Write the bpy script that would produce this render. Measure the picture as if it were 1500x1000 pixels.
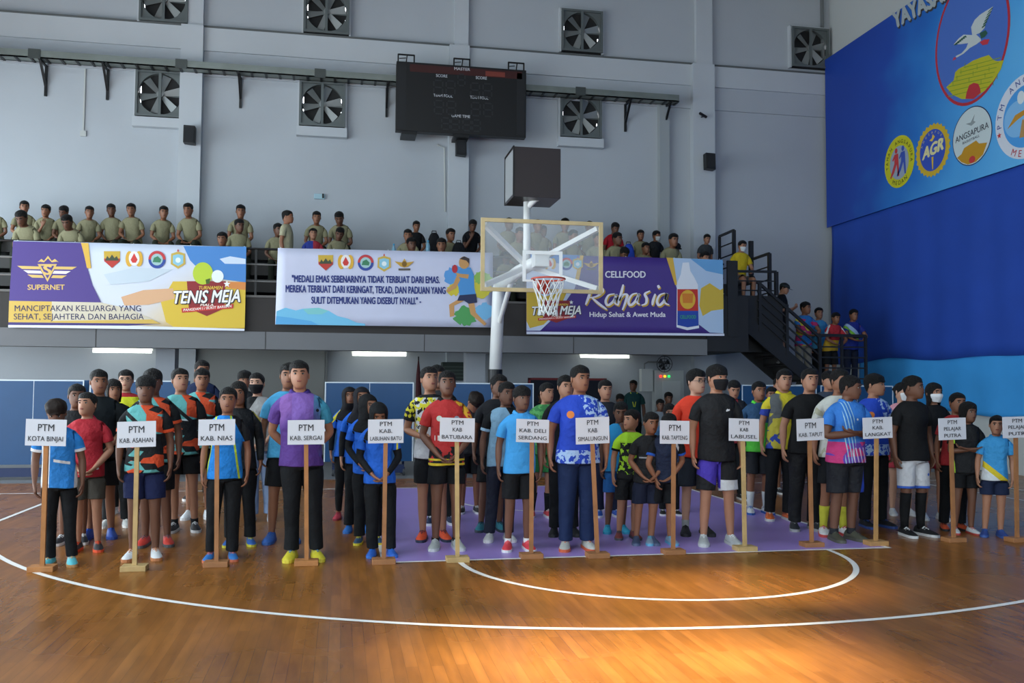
import bpy, bmesh, math, random
from mathutils import Vector, Matrix, Quaternion, noise
random.seed(7)
for _o in list(bpy.data.objects):
    bpy.data.objects.remove(_o)
SC = bpy.context.scene
COL = SC.collection
V = Vector
# ------------------------------------------------------------------ camera
FPX = 1320.2
CAM = V((-2.816, -12.237, 1.533))
YAW, PITCH, ROLL = 0.1861, 0.0509, 0.0062
_f = V((math.sin(YAW) * math.cos(PITCH), math.cos(YAW) * math.cos(PITCH), math.sin(PITCH)))
_r0 = V((math.cos(YAW), -math.sin(YAW), 0))
_u0 = _r0.cross(_f)
_r = _r0 * math.cos(ROLL) + _u0 * math.sin(ROLL)
_u = _u0 * math.cos(ROLL) - _r0 * math.sin(ROLL)
cd = bpy.data.cameras.new('camera')
cam = bpy.data.objects.new('camera', cd)
COL.objects.link(cam)
cd.sensor_width = 36.0
cd.lens = FPX / 1500 * 36
cd.clip_end = 200
mw = Matrix((_r, _u, -_f)).transposed().to_4x4()
mw.translation = CAM
cam.matrix_world = mw
SC.camera = cam
# ------------------------------------------------------------------ world, sun, exposure
SC.view_settings.view_transform = 'Standard'
SC.view_settings.look = 'None'
SC.view_settings.gamma = 1.0
SC.view_settings.use_curve_mapping = False
SC.view_settings.exposure = 0.0
w = bpy.data.worlds.new('sky')
SC.world = w
w.use_nodes = True
w.node_tree.nodes['Background'].inputs[0].default_value = (0.78, 0.91, 1.0, 1)
w.node_tree.nodes['Background'].inputs[1].default_value = 7.2
SC.cycles.use_denoising = True
SC.cycles.max_bounces = 8
SC.cycles.diffuse_bounces = 5
SC.cycles.transparent_max_bounces = 12
SC.cycles.sample_clamp_indirect = 6.0
sl = bpy.data.lights.new('sun', 'SUN')
sl.energy = 22.0
sl.angle = math.radians(4.0)
sl.color = (1.0, 0.86, 0.64)
sun = bpy.data.objects.new('sun', sl)
COL.objects.link(sun)
SUN_DIR = V((-0.35, 0.55, -0.75)).normalized()      # the way the sunlight travels
sun.rotation_euler = SUN_DIR.to_track_quat('-Z', 'Y').to_euler()
sun.location = (6, -30, 20)


def portal(loc, rot, sx, sy):
    l = bpy.data.lights.new('daylight_portal', 'AREA')
    l.shape = 'RECTANGLE'
    l.size = sx
    l.size_y = sy
    l.cycles.is_portal = True
    o = bpy.data.objects.new('daylight_portal', l)
    COL.objects.link(o)
    o.location = loc
    o.rotation_euler = rot


# openings of the hall through which the daylight comes (see walls below)
LWIN = (-13.0, 8.0, .6, 6.2)     # left wall: y0, y1, z0, z1
RWIN = (-11.5, 6.5, 1.0, 4.2)     # rear wall: x0, x1, z0, z1
portal((-13.1, (LWIN[0] + LWIN[1]) / 2, (LWIN[2] + LWIN[3]) / 2), (0, math.radians(-90), 0), LWIN[3] - LWIN[2], LWIN[1] - LWIN[0])
SKY = (-9.2, -5.0, -17.0, -3.5)    # unseen roof opening added for more top light: x0, x1, y0, y1
portal(((SKY[0] + SKY[1]) / 2, (SKY[2] + SKY[3]) / 2, 12.3), (0, 0, 0), SKY[1] - SKY[0], SKY[3] - SKY[2])
portal(((RWIN[0] + RWIN[1]) / 2, -22.1, (RWIN[2] + RWIN[3]) / 2), (math.radians(90), 0, 0), RWIN[1] - RWIN[0], RWIN[3] - RWIN[2])


# ------------------------------------------------------------------ picture -> place
def ray(x, y):
    return _f + _r * ((x - 750) / FPX) - _u * ((y - 500) / FPX)


def atY(x, y, Y):
    d = ray(x, y)
    return CAM + d * ((Y - CAM.y) / d.y)


def atX(x, y, X):
    d = ray(x, y)
    return CAM + d * ((X - CAM.x) / d.x)


def atZ(x, y, Z=0.0):
    d = ray(x, y)
    return CAM + d * ((Z - CAM.z) / d.z)


# ------------------------------------------------------------------ materials
def lin(h):
    if not isinstance(h, str):
        return tuple(h) + (1,)
    h = h.lstrip('#')
    c = [int(h[i:i + 2], 16) / 255 for i in (0, 2, 4)]
    return tuple(x / 12.92 if x <= .04045 else ((x + .055) / 1.055) ** 2.4 for x in c) + (1,)


_MC = {}


def nd(nt, t, **kw):
    n = nt.nodes.new(t)
    for k, v in kw.items():
        setattr(n, k, v)
    return n


def mat(key, col, rough=.6, metal=0.0, bump=0.0, bscale=40.0, var=0.0, vscale=3.0, emit=0.0, sheen=0.0, spec=.5, trans=0.0, alpha=1.0):
    """a plain procedural material: colour with a little noise variation and bump"""
    if key in _MC:
        return _MC[key]
    m = bpy.data.materials.new(key)
    _MC[key] = m
    m.use_nodes = True
    nt = m.node_tree
    b = nt.nodes['Principled BSDF']
    b.inputs['Roughness'].default_value = rough
    b.inputs['Metallic'].default_value = metal
    b.inputs['Specular IOR Level'].default_value = spec
    b.inputs['Base Color'].default_value = lin(col)
    b.inputs['Alpha'].default_value = alpha
    if trans:
        b.inputs['Transmission Weight'].default_value = trans
    if emit:
        b.inputs['Emission Color'].default_value = lin(col)
        b.inputs['Emission Strength'].default_value = emit
    if var or bump:
        tc = nd(nt, 'ShaderNodeTexCoord')
        if var:
            n = nd(nt, 'ShaderNodeTexNoise')
            n.inputs['Scale'].default_value = vscale
            n.inputs['Detail'].default_value = 4
            nt.links.new(tc.outputs['Object'], n.inputs['Vector'])
            mr = nd(nt, 'ShaderNodeMapRange')
            mr.inputs[1].default_value = .3
            mr.inputs[2].default_value = .7
            mr.inputs[3].default_value = 1 - var
            mr.inputs[4].default_value = 1 + var
            nt.links.new(n.outputs[0], mr.inputs[0])
            mx = nd(nt, 'ShaderNodeVectorMath', operation='SCALE')
            mx.inputs[0].default_value = lin(col)[:3]
            nt.links.new(mr.outputs[0], mx.inputs['Scale'])
            nt.links.new(mx.outputs[0], b.inputs['Base Color'])
        if bump:
            n2 = nd(nt, 'ShaderNodeTexNoise')
            n2.inputs['Scale'].default_value = bscale
            n2.inputs['Detail'].default_value = 3
            nt.links.new(tc.outputs['Object'], n2.inputs['Vector'])
            bp = nd(nt, 'ShaderNodeBump')
            bp.inputs['Strength'].default_value = bump
            bp.inputs['Distance'].default_value = .03
            nt.links.new(n2.outputs[0], bp.inputs['Height'])
            nt.links.new(bp.outputs[0], b.inputs['Normal'])
    return m


class Pat:
    """procedural print: base colour and layers (mask, colour) in the thing's own x/z coordinates"""

    def __init__(s, key, base, layers, rough=.75, scale=1.0, bump=.7, front=-1, spec=.3, axes='XZ'):
        m = bpy.data.materials.new(key)
        m.use_nodes = True
        s.m = m
        nt = s.nt = m.node_tree
        b = nt.nodes['Principled BSDF']
        b.inputs['Roughness'].default_value = rough
        b.inputs['Specular IOR Level'].default_value = spec
        tc = nd(nt, 'ShaderNodeTexCoord')
        sc = nd(nt, 'ShaderNodeVectorMath', operation='SCALE')
        sc.inputs['Scale'].default_value = 1.0 / scale
        nt.links.new(tc.outputs['Object'], sc.inputs[0])
        s.vec = sc.outputs[0]
        sp = nd(nt, 'ShaderNodeSeparateXYZ')
        nt.links.new(s.vec, sp.inputs[0])
        s.x, s.y, s.z = sp.outputs[0], sp.outputs[1], sp.outputs[2]
        col = nd(nt, 'ShaderNodeRGB')
        col.outputs[0].default_value = lin(base)
        cur = col.outputs[0]
        for mk, c in layers:
            f = s.mask(mk)
            mx = nd(nt, 'ShaderNodeMix', data_type='RGBA')
            nt.links.new(f, mx.inputs[0])
            nt.links.new(cur, mx.inputs[6])
            mx.inputs[7].default_value = lin(c)
            cur = mx.outputs[2]
        nt.links.new(cur, b.inputs['Base Color'])
        if bump:
            n2 = nd(nt, 'ShaderNodeTexNoise')
            n2.inputs['Scale'].default_value = 8
            n2.inputs['Detail'].default_value = 3
            nt.links.new(s.vec, n2.inputs['Vector'])
            bp = nd(nt, 'ShaderNodeBump')
            bp.inputs['Strength'].default_value = bump
            bp.inputs['Distance'].default_value = .06
            nt.links.new(n2.outputs[0], bp.inputs['Height'])
            nt.links.new(bp.outputs[0], b.inputs['Normal'])

    def op(s, o, a, b=None, c=None, clamp=False):
        n = nd(s.nt, 'ShaderNodeMath', operation=o)
        n.use_clamp = clamp
        for i, v in enumerate((a, b, c)):
            if v is None:
                continue
            if isinstance(v, (int, float)):
                n.inputs[i].default_value = v
            else:
                s.nt.links.new(v, n.inputs[i])
        return n.outputs[0]

    def lincomb(s, a, b, wob=0):
        e = s.op('ADD', s.op('MULTIPLY', s.x, a), s.op('MULTIPLY', s.z, b))
        if wob:
            n = nd(s.nt, 'ShaderNodeTexNoise')
            n.inputs['Scale'].default_value = 6
            s.nt.links.new(s.vec, n.inputs['Vector'])
            e = s.op('ADD', e, s.op('MULTIPLY', s.op('SUBTRACT', n.outputs[0], .5), wob))
        return e

    def band(s, e, lo, hi):
        return s.op('MULTIPLY', s.op('GREATER_THAN', e, lo), s.op('LESS_THAN', e, hi))

    def mask(s, mk):
        k = mk[0]
        if k == 'd':                               # straight band a*x+b*z in lo..hi
            return s.band(s.lincomb(mk[1], mk[2], mk[5] if len(mk) > 5 else 0), mk[3], mk[4])
        if k == 'g':                               # soft ramp along a*x+b*z
            e = s.lincomb(mk[1], mk[2], mk[5] if len(mk) > 5 else 0)
            return s.op('DIVIDE', s.op('SUBTRACT', e, mk[3]), mk[4] - mk[3], clamp=True)
        if k == 'c':                               # disc on the front
            dx = s.op('SUBTRACT', s.x, mk[1])
            dz = s.op('SUBTRACT', s.z, mk[2])
            r2 = s.op('ADD', s.op('MULTIPLY', dx, dx), s.op('MULTIPLY', dz, dz))
            return s.op('MULTIPLY', s.op('LESS_THAN', r2, mk[3] ** 2), s.op('LESS_THAN', s.y, 0))
        if k == 'n':                               # noise blotches
            n = nd(s.nt, 'ShaderNodeTexNoise')
            n.inputs['Scale'].default_value = mk[1]
            n.inputs['Detail'].default_value = 2
            s.nt.links.new(s.vec, n.inputs['Vector'])
            return s.op('GREATER_THAN', n.outputs[0], mk[2])
        if k == 'v':                               # angular shards
            n = nd(s.nt, 'ShaderNodeTexVoronoi')
            n.inputs['Scale'].default_value = mk[1]
            mp = nd(s.nt, 'ShaderNodeMapping')
            mp.inputs['Scale'].default_value = (1, .2, 2.2)
            mp.inputs['Rotation'].default_value = (0, mk[4] if len(mk) > 4 else .5, 0)
            s.nt.links.new(s.vec, mp.inputs[0])
            s.nt.links.new(mp.outputs[0], n.inputs['Vector'])
            sp = nd(s.nt, 'ShaderNodeSeparateColor')
            s.nt.links.new(n.outputs['Color'], sp.inputs[0])
            return s.band(sp.outputs[0], mk[2], mk[3])
        if k == 'st':                              # repeated stripes a*x+b*z with period p and duty d
            e = s.op('FRACT', s.op('DIVIDE', s.lincomb(mk[1], mk[2]), mk[3]))
            return s.op('LESS_THAN', e, mk[4])
        if k == 'front':
            return s.op('LESS_THAN', s.y, mk[1] if len(mk) > 1 else 0)
        if k == 'and':
            r = s.mask(mk[1])
            for q in mk[2:]:
                r = s.op('MULTIPLY', r, s.mask(q))
            return r
        if k == 'not':
            return s.op('SUBTRACT', 1.0, s.mask(mk[1]))
        if k == 'f':                               # constant share
            r = s.mask(mk[2])
            return s.op('MULTIPLY', r, mk[1])
        raise ValueError(k)


# ------------------------------------------------------------------ objects
def tag(o, label=None, cat=None, group=None, kind=None):
    if label:
        o['label'] = label
    if cat:
        o['category'] = cat
    if group:
        o['group'] = group
    if kind:
        o['kind'] = kind
    return o


def empty(name, loc=(0, 0, 0), rz=0.0, label=None, cat=None, group=None):
    o = bpy.data.objects.new(name, None)
    o.empty_display_size = .1
    COL.objects.link(o)
    o.location = loc
    o.rotation_euler = (0, 0, rz)
    return tag(o, label, cat, group)


WROOT = set()


def wroot(name, loc, label, cat, group=None):
    """an Empty at the thing's base whose parts are given in world coordinates"""
    o = empty(name, loc, 0, label, cat, group)
    WROOT.add(o.name)
    return o


def copy_tree(o, parent=None):
    c = o.copy()
    COL.objects.link(c)
    if parent:
        c.parent = parent
        c.matrix_parent_inverse = o.matrix_parent_inverse
    for ch in o.children:
        copy_tree(ch, c)
    return c


class MB:
    def __init__(s):
        s.v, s.f, s.m = [], [], []

    def add(s, p):
        s.v.append(tuple(p))
        return len(s.v) - 1

    def ring(s, pts):
        return [s.add(p) for p in pts]

    def face(s, idx, m=0):
        s.f.append(tuple(idx))
        s.m.append(m)

    def bridge(s, a, b, m=0, closed=True):
        n = len(a)
        for i in range(n if closed else n - 1):
            j = (i + 1) % n
            s.face((a[i], a[j], b[j], b[i]), m)

    def box(s, x0, x1, y0, y1, z0, z1, m=0):
        i = s.ring([(x0, y0, z0), (x1, y0, z0), (x1, y1, z0), (x0, y1, z0), (x0, y0, z1), (x1, y0, z1), (x1, y1, z1), (x0, y1, z1)])
        for q in ((3, 2, 1, 0), (4, 5, 6, 7), (0, 1, 5, 4), (1, 2, 6, 5), (2, 3, 7, 6), (3, 0, 4, 7)):
            s.face([i[k] for k in q], m)
        return s

    def bar(s, a, b, w, h=None, m=0, up=(0, 0, 1)):
        """a square bar from a to b"""
        a, b = V(a), V(b)
        h = h or w
        t = (b - a).normalized()
        up = V(up)
        if abs(t.dot(up)) > .98:
            up = V((1, 0, 0))
        sx = t.cross(up).normalized()
        sz = sx.cross(t)
        r1 = s.ring([a + sx * (i * w / 2) + sz * (j * h / 2) for i, j in ((-1, -1), (1, -1), (1, 1), (-1, 1))])
        r2 = s.ring([b + sx * (i * w / 2) + sz * (j * h / 2) for i, j in ((-1, -1), (1, -1), (1, 1), (-1, 1))])
        s.bridge(r1, r2, m)
        s.face(r1[::-1], m)
        s.face(r2, m)
        return s

    def tube(s, pts, r, n=10, m=0, cap=True):
        """a round tube through points; r a number or a list"""
        pts = [V(p) for p in pts]
        rs = r if isinstance(r, (list, tuple)) else [r] * len(pts)
        prev = None
        ref = None
        for i, p in enumerate(pts):
            t = ((pts[i + 1] if i + 1 < len(pts) else p) - (pts[i - 1] if i else p)).normalized()
            if ref is None:
                ref = V((1, 0, 0)) if abs(t.x) < .8 else V((0, 1, 0))
            ux = (ref - t * ref.dot(t)).normalized()
            ref = ux
            uy = t.cross(ux)
            rg = s.ring([p + (ux * math.cos(2 * math.pi * k / n) + uy * math.sin(2 * math.pi * k / n)) * rs[i] for k in range(n)])
            if prev:
                s.bridge(prev, rg, m)
            elif cap:
                s.face(rg[::-1], m)
            prev = rg
        if cap:
            s.face(prev, m)
        return s

    def prism(s, pts, d, m=0):
        """closed outline of 3-D points pushed by d"""
        d = V(d)
        a = s.ring(pts)
        b = s.ring([V(p) + d for p in pts])
        s.face(a[::-1], m)
        s.face(b, m)
        s.bridge(a, b, m)
        return s

    def build(s, name, mats, parent=None, smooth=False, sub=0, bevel=0.0, solid=0.0, fixn=False):
        me = bpy.data.meshes.new(name)
        me.from_pydata(s.v, [], s.f)
        if not isinstance(mats, (list, tuple)):
            mats = [mats]
        for m in mats:
            me.materials.append(m.m if isinstance(m, Pat) else m)
        if any(s.m):
            me.polygons.foreach_set('material_index', s.m)
        if smooth:
            me.polygons.foreach_set('use_smooth', [True] * len(s.f))
        if fixn:
            bm = bmesh.new()
            bm.from_mesh(me)
            bmesh.ops.recalc_face_normals(bm, faces=bm.faces)
            bm.to_mesh(me)
            bm.free()
        me.update()
        return link(name, me, parent, sub, bevel, solid)


def link(name, me, parent=None, sub=0, bevel=0.0, solid=0.0):
    o = bpy.data.objects.new(name, me)
    COL.objects.link(o)
    if parent:
        o.parent = parent
        if parent.name in WROOT:
            o.matrix_parent_inverse = Matrix.Translation(-parent.location)
    if solid:
        md = o.modifiers.new('thick', 'SOLIDIFY')
        md.thickness = solid
        md.offset = 0
    if bevel:
        md = o.modifiers.new('bevel', 'BEVEL')
        md.width = bevel
        md.segments = 2
        md.limit_method = 'ANGLE'
    if sub:
        md = o.modifiers.new('sub', 'SUBSURF')
        md.levels = md.render_levels = sub
    return o


def box(name, x0, x1, y0, y1, z0, z1, m, parent=None, bevel=0.0):
    return MB().box(x0, x1, y0, y1, z0, z1).build(name, m, parent, bevel=bevel)


def struct(o):
    o['kind'] = 'structure'
    return o


# ------------------------------------------------------------------ flat print: lettering and outlines
_TC = {}


def text_raw(s, bold=0.0, shear=0.0, space=1.0):
    k = (s, bold, shear, space)
    if k in _TC:
        return _TC[k]
    cu = bpy.data.curves.new('lettering', 'FONT')
    cu.body = s
    cu.size = 1
    cu.offset = bold
    cu.shear = shear
    cu.space_character = space
    cu.resolution_u = 3
    ob = bpy.data.objects.new('lettering', cu)
    me = bpy.data.meshes.new_from_object(ob)
    vs = [v.co.copy() for v in me.vertices]
    fs = [tuple(p.vertices) for p in me.polygons]
    bpy.data.objects.remove(ob)
    bpy.data.curves.remove(cu)
    bpy.data.meshes.remove(me)
    _TC[k] = (vs, fs)
    return vs, fs


def letters(s, bl, br, tl, m, parent, lift, bold=.012, shear=0.0, space=1.0, name='lettering'):
    """one line of print fitted to bottom-left, bottom-right, top-left points (3-D)"""
    vs0, fs0 = text_raw(s, 0, shear, space)
    if bold > .004:                      # heavier strokes: the same outlines set four times, a hair apart
        vs, fs = [], []
        for dx, dy in ((-bold, 0), (bold, 0), (0, bold * .6), (0, -bold * .6)):
            k0 = len(vs)
            vs += [v + V((dx, dy, k0)) for v in vs0]
            fs += [tuple(k0 + q for q in f) for f in fs0]
    else:
        vs, fs = vs0, fs0
    x0 = min(v.x for v in vs)
    x1 = max(v.x for v in vs)
    y1 = max(v.y for v in vs)
    y0 = min(0, min(v.y for v in vs)) if s.islower() else 0
    bl, br, tl = V(bl), V(br), V(tl)
    b = MB()
    n = (br - bl).cross(tl - bl).normalized() * lift
    nu = n.normalized() * .0004 / max(1, len(vs0))
    for v in vs:
        b.add(bl + (br - bl) * ((v.x - x0) / (x1 - x0)) + (tl - bl) * ((v.y - y0) / (y1 - y0)) + n + nu * v.z)
    for f in fs:
        b.face(f)
    o = b.build(name, m, parent)
    return o


def flat(pts, m, parent, lift, name='printed_shape', nrm=None):
    """a flat printed outline"""
    pts = [V(p) for p in pts]
    n = V(nrm) * lift
    b = MB()
    b.face(b.ring([p + n for p in pts]))
    return b.build(name, m, parent)


def ell(c, ux, uy, a, b, n=32, a0=0, a1=2 * math.pi):
    c, ux, uy = V(c), V(ux), V(uy)
    return [c + ux * (a * math.cos(a0 + (a1 - a0) * k / n)) + uy * (b * math.sin(a0 + (a1 - a0) * k / n)) for k in range(n if a1 - a0 > 6.2 else n + 1)]
# ================================================================== the hall
WALLC = '#adb3b9'
m_wall = mat('white_wall_paint', WALLC, .8, var=.035, vscale=.6, bump=.06, bscale=14)
m_wall2 = mat('side_wall_paint', '#b9bdbc', .8, var=.03, vscale=.5)
m_pil = mat('pilaster_paint', '#b8bec3', .8, var=.03, vscale=.8)
m_conc = mat('grey_concrete', '#7d7f80', .8, var=.08, vscale=1.2, bump=.05)
m_black = mat('black_steel', '#17181a', .45, .2)
m_dark = mat('dark_brown_panel', '#2a2624', .7, var=.1)
m_step = mat('dark_bleacher_board', '#33312f', .6, var=.15, vscale=2)
m_rail = mat('grey_pipe', '#8a8c8c', .45, .5)
m_white = mat('white_enamel', '#e6e8e6', .4)
m_line = mat('white_court_paint', '#f2f0ea', .35, var=.03)


def wood_floor():
    m = bpy.data.materials.new('varnished_wood_court')
    m.use_nodes = True
    nt = m.node_tree
    b = nt.nodes['Principled BSDF']
    tc = nd(nt, 'ShaderNodeTexCoord')
    mp = nd(nt, 'ShaderNodeMapping')
    mp.inputs['Rotation'].default_value = (0, 0, math.radians(0))
    nt.links.new(tc.outputs['Object'], mp.inputs[0])
    br = nd(nt, 'ShaderNodeTexBrick')
    br.inputs['Color1'].default_value = lin('#83521f')
    br.inputs['Color2'].default_value = lin('#96602a')
    br.inputs['Mortar'].default_value = lin('#66401c')
    br.inputs['Scale'].default_value = 1.0
    br.inputs['Mortar Size'].default_value = .0015
    br.inputs['Mortar Smooth'].default_value = .6
    br.inputs['Bias'].default_value = -.1
    br.inputs['Brick Width'].default_value = .9
    br.inputs['Row Height'].default_value = .07
    mp2 = nd(nt, 'ShaderNodeMapping')
    mp2.inputs['Rotation'].default_value = (0, 0, math.radians(90))
    nt.links.new(tc.outputs['Object'], mp2.inputs[0])
    nt.links.new(mp2.outputs[0], br.inputs['Vector'])
    gr = nd(nt, 'ShaderNodeTexNoise')
    gr.inputs['Scale'].default_value = 3.0
    gr.inputs['Detail'].default_value = 6
    mg = nd(nt, 'ShaderNodeMapping')
    mg.inputs['Scale'].default_value = (7, 1.0, 1)
    nt.links.new(tc.outputs['Object'], mg.inputs[0])
    nt.links.new(mg.outputs[0], gr.inputs['Vector'])
    mr = nd(nt, 'ShaderNodeMapRange')
    mr.inputs[1].default_value = .3
    mr.inputs[2].default_value = .7
    mr.inputs[3].default_value = .82
    mr.inputs[4].default_value = 1.16
    nt.links.new(gr.outputs[0], mr.inputs[0])
    big = nd(nt, 'ShaderNodeTexNoise')
    big.inputs['Scale'].default_value = .9
    big.inputs['Detail'].default_value = 3
    nt.links.new(tc.outputs['Object'], big.inputs['Vector'])
    mr2 = nd(nt, 'ShaderNodeMapRange')
    mr2.inputs[1].default_value = .3
    mr2.inputs[2].default_value = .7
    mr2.inputs[3].default_value = .86
    mr2.inputs[4].default_value = 1.12
    nt.links.new(big.outputs[0], mr2.inputs[0])
    mm = nd(nt, 'ShaderNodeMath', operation='MULTIPLY')
    nt.links.new(mr.outputs[0], mm.inputs[0])
    nt.links.new(mr2.outputs[0], mm.inputs[1])
    sc = nd(nt, 'ShaderNodeVectorMath', operation='SCALE')
    nt.links.new(br.outputs[0], sc.inputs[0])
    nt.links.new(mm.outputs[0], sc.inputs['Scale'])
    nt.links.new(sc.outputs[0], b.inputs['Base Color'])
    rr = nd(nt, 'ShaderNodeMapRange')
    rr.inputs[3].default_value = .20
    rr.inputs[4].default_value = .36
    nt.links.new(big.outputs[0], rr.inputs[0])
    nt.links.new(rr.outputs[0], b.inputs['Roughness'])
    b.inputs['Specular IOR Level'].default_value = .38
    return m


# ---- floor with its painted court marks (parts of the floor)
floor = struct(MB().box(-13.2, 9.5, -22.2, 3.0, -.1, 0).build('floor', wood_floor()))
struct(MB().box(-13.2, 9.5, 3.0, 8.7, -.1, 0).build('floor_gallery', mat('grey_cement_floor', '#6f7072', .45, var=.1, vscale=1)))


def strip(name, pts, wid, m, z=.003):
    """a painted line through 2-D points, a very flat ribbon"""
    b = MB()
    prev = None
    n = len(pts)
    for i, p in enumerate(pts):
        p = V((p[0], p[1]))
        a = V(pts[max(i - 1, 0)])
        c = V(pts[min(i + 1, n - 1)])
        t = (c - a).normalized()
        q = V((-t.y, t.x)) * wid / 2
        r = b.ring([(p.x + q.x, p.y + q.y, z), (p.x - q.x, p.y - q.y, z)])
        if prev:
            b.face((prev[0], prev[1], r[1], r[0]))
        prev = r
    return b.build(name, m, floor)


def arc(cx, cy, r, a0, a1, n=64):
    return [(cx + r * math.cos(math.radians(a0 + (a1 - a0) * k / n)), cy + r * math.sin(math.radians(a0 + (a1 - a0) * k / n))) for k in range(n + 1)]


FT = -4.225
b = MB()
b.face(b.ring([(-2.45, FT, .0015), (2.45, FT, .0015), (2.45, 1.575, .0015), (-2.45, 1.575, .0015)]))
b.build('purple_key_paint', mat('purple_court_paint', '#a288d0', .34, var=.05, vscale=2), floor)
strip('baseline', [(-7.5, 1.575), (7.5, 1.575)], .05, m_line, .0032)
strip('sideline', [(7.5, 1.575), (7.5, -20)], .05, m_line)
strip('sideline', [(-7.5, 1.575), (-7.5, -20)], .05, m_line)
strip('free_throw_line', [(-2.45, FT), (2.45, FT)], .05, m_line, .0034)
strip('key_line', [(2.425, FT), (2.425, 1.575)], .05, m_line)
strip('key_line', [(-2.425, FT), (-2.425, 1.575)], .05, m_line)
strip('free_throw_arc', arc(0, FT, 1.775, 180, 360), .05, m_line)
strip('no_charge_arc', [(-1.275, .375)] + arc(0, 0, 1.275, 180, 360) + [(1.275, .375)], .05, m_line)
a3 = math.degrees(math.acos(6.575 / 6.725))
strip('three_point_line', [(-6.575, 1.575)] + arc(0, 0, 6.725, 180 + a3, 360 - a3, 110) + [(6.575, 1.575)], .05, m_line)

# ---- walls, roof; daylight comes in through the long openings of the left and rear walls
YB = 8.5
back = struct(box('wall_back', -13.2, 9.6, YB, YB + .25, 0, 12.2, m_wall))
# unseen roof: one opening added for top light, two slots added for sun patches
HOLES = [SKY]
for px_, py_, sx_, sy_ in ((-.2, -5.6, 2.4, .5), (-1.1, -7.4, 2.2, 1.5)):
    t_ = 12.2 / -SUN_DIR.z
    HOLES.append((px_ - SUN_DIR.x * t_ - sx_ / 2, px_ - SUN_DIR.x * t_ + sx_ / 2, py_ - SUN_DIR.y * t_ - sy_ / 2, py_ - SUN_DIR.y * t_ + sy_ / 2))
xs = sorted({-13.2, 9.6} | {v for h in HOLES for v in h[:2]})
ys = sorted({-22.2, YB + .25} | {v for h in HOLES for v in h[2:]})
b = MB()
for i in range(len(xs) - 1):
    for j in range(len(ys) - 1):
        cx, cy = (xs[i] + xs[i + 1]) / 2, (ys[j] + ys[j + 1]) / 2
        if not any(h[0] < cx < h[1] and h[2] < cy < h[3] for h in HOLES):
            b.box(xs[i], xs[i + 1], ys[j], ys[j + 1], 12.2, 12.25)
struct(b.build('ceiling', mat('roof_sheet', '#45484a', .8)))
right = struct(box('wall_right', 9.3, 9.6, -22.2, YB, 0, 12.2, m_wall2))
b = MB()
b.box(-13.2, -13, -22.2, YB, 0, LWIN[2]).box(-13.2, -13, -22.2, YB, LWIN[3], 12.2)
b.box(-13.2, -13, -22.2, LWIN[0], LWIN[2], LWIN[3]).box(-13.2, -13, LWIN[1], YB, LWIN[2], LWIN[3])
struct(b.build('wall_left', m_wall2))
b = MB()
# rear wall: a wide band of daylight
b.box(-13, 9.3, -22.2, -22, 0, RWIN[2]).box(-13, 9.3, -22.2, -22, RWIN[3], 12.2)
b.box(-13, RWIN[0], -22.2, -22, RWIN[2], RWIN[3]).box(RWIN[1], 9.3, -22.2, -22, RWIN[2], RWIN[3])
struct(b.build('wall_rear', m_wall2))

# pilasters and the two-step beam band of the back wall
for x0, x1 in ((-6.42, -5.95), (-.47, .0), (5.52, 6.08)):
    box('pilaster', x0, x1, YB - .22, YB, 0, 9.5, m_pil, back)
    box('pilaster', x0 + .12, x1 - .02, YB - .14, YB, 9.5, 12.2, m_pil, back)
box('wall_beam', -13, 9.3, YB - .10, YB, 8.98, 9.52, m_pil, back)
box('beam_ledge', -13, 9.3, YB - .12, YB, 9.50, 9.54, mat('dark_grey_ledge', '#5c6060', .9), back)  # ledge strip in a darker grey than the beam
box('wall_band', -13, 9.3, YB - .05, YB, 8.42, 8.98, m_wall, back)
box('ceiling_frame', 9.05, 9.10, YB - .1, YB, 9.9, 12.2, mat('steel_grey', '#6b6f70', .5), back)
box('rain_pipe', 4.68, 4.93, YB - .16, YB, 2.8, 8.5, mat('grey_duct', '#9aa0a2', .5), back)
b = MB()
b.bar((-8.42, YB - .02, 7.0), (-8.42, YB - .02, 8.4), .03).box(-8.48, -8.36, YB - .04, YB, 6.92, 7.04)
b.build('socket_conduit', mat('pale_conduit', '#b4b7b4', .6), back)
MB().tube([(.1 - .8, YB - .03, 7.18), (-.72, YB - .03, 7.16), (-.55, YB - .03, 7.1), (-.52, YB - .03, 5.6)], .018, 6).build('socket_conduit', mat('pale_conduit', '#b4b7b4', .6), back)

# ---- exhaust fans in the wall
m_fr = mat('grey_fan_frame', '#5f6666', .55, .2)
m_bl = mat('galvanised_blade', '#838888', .45, .35)
m_hole = mat('dark_fan_box', '#1c1d1e', .8)


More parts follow.
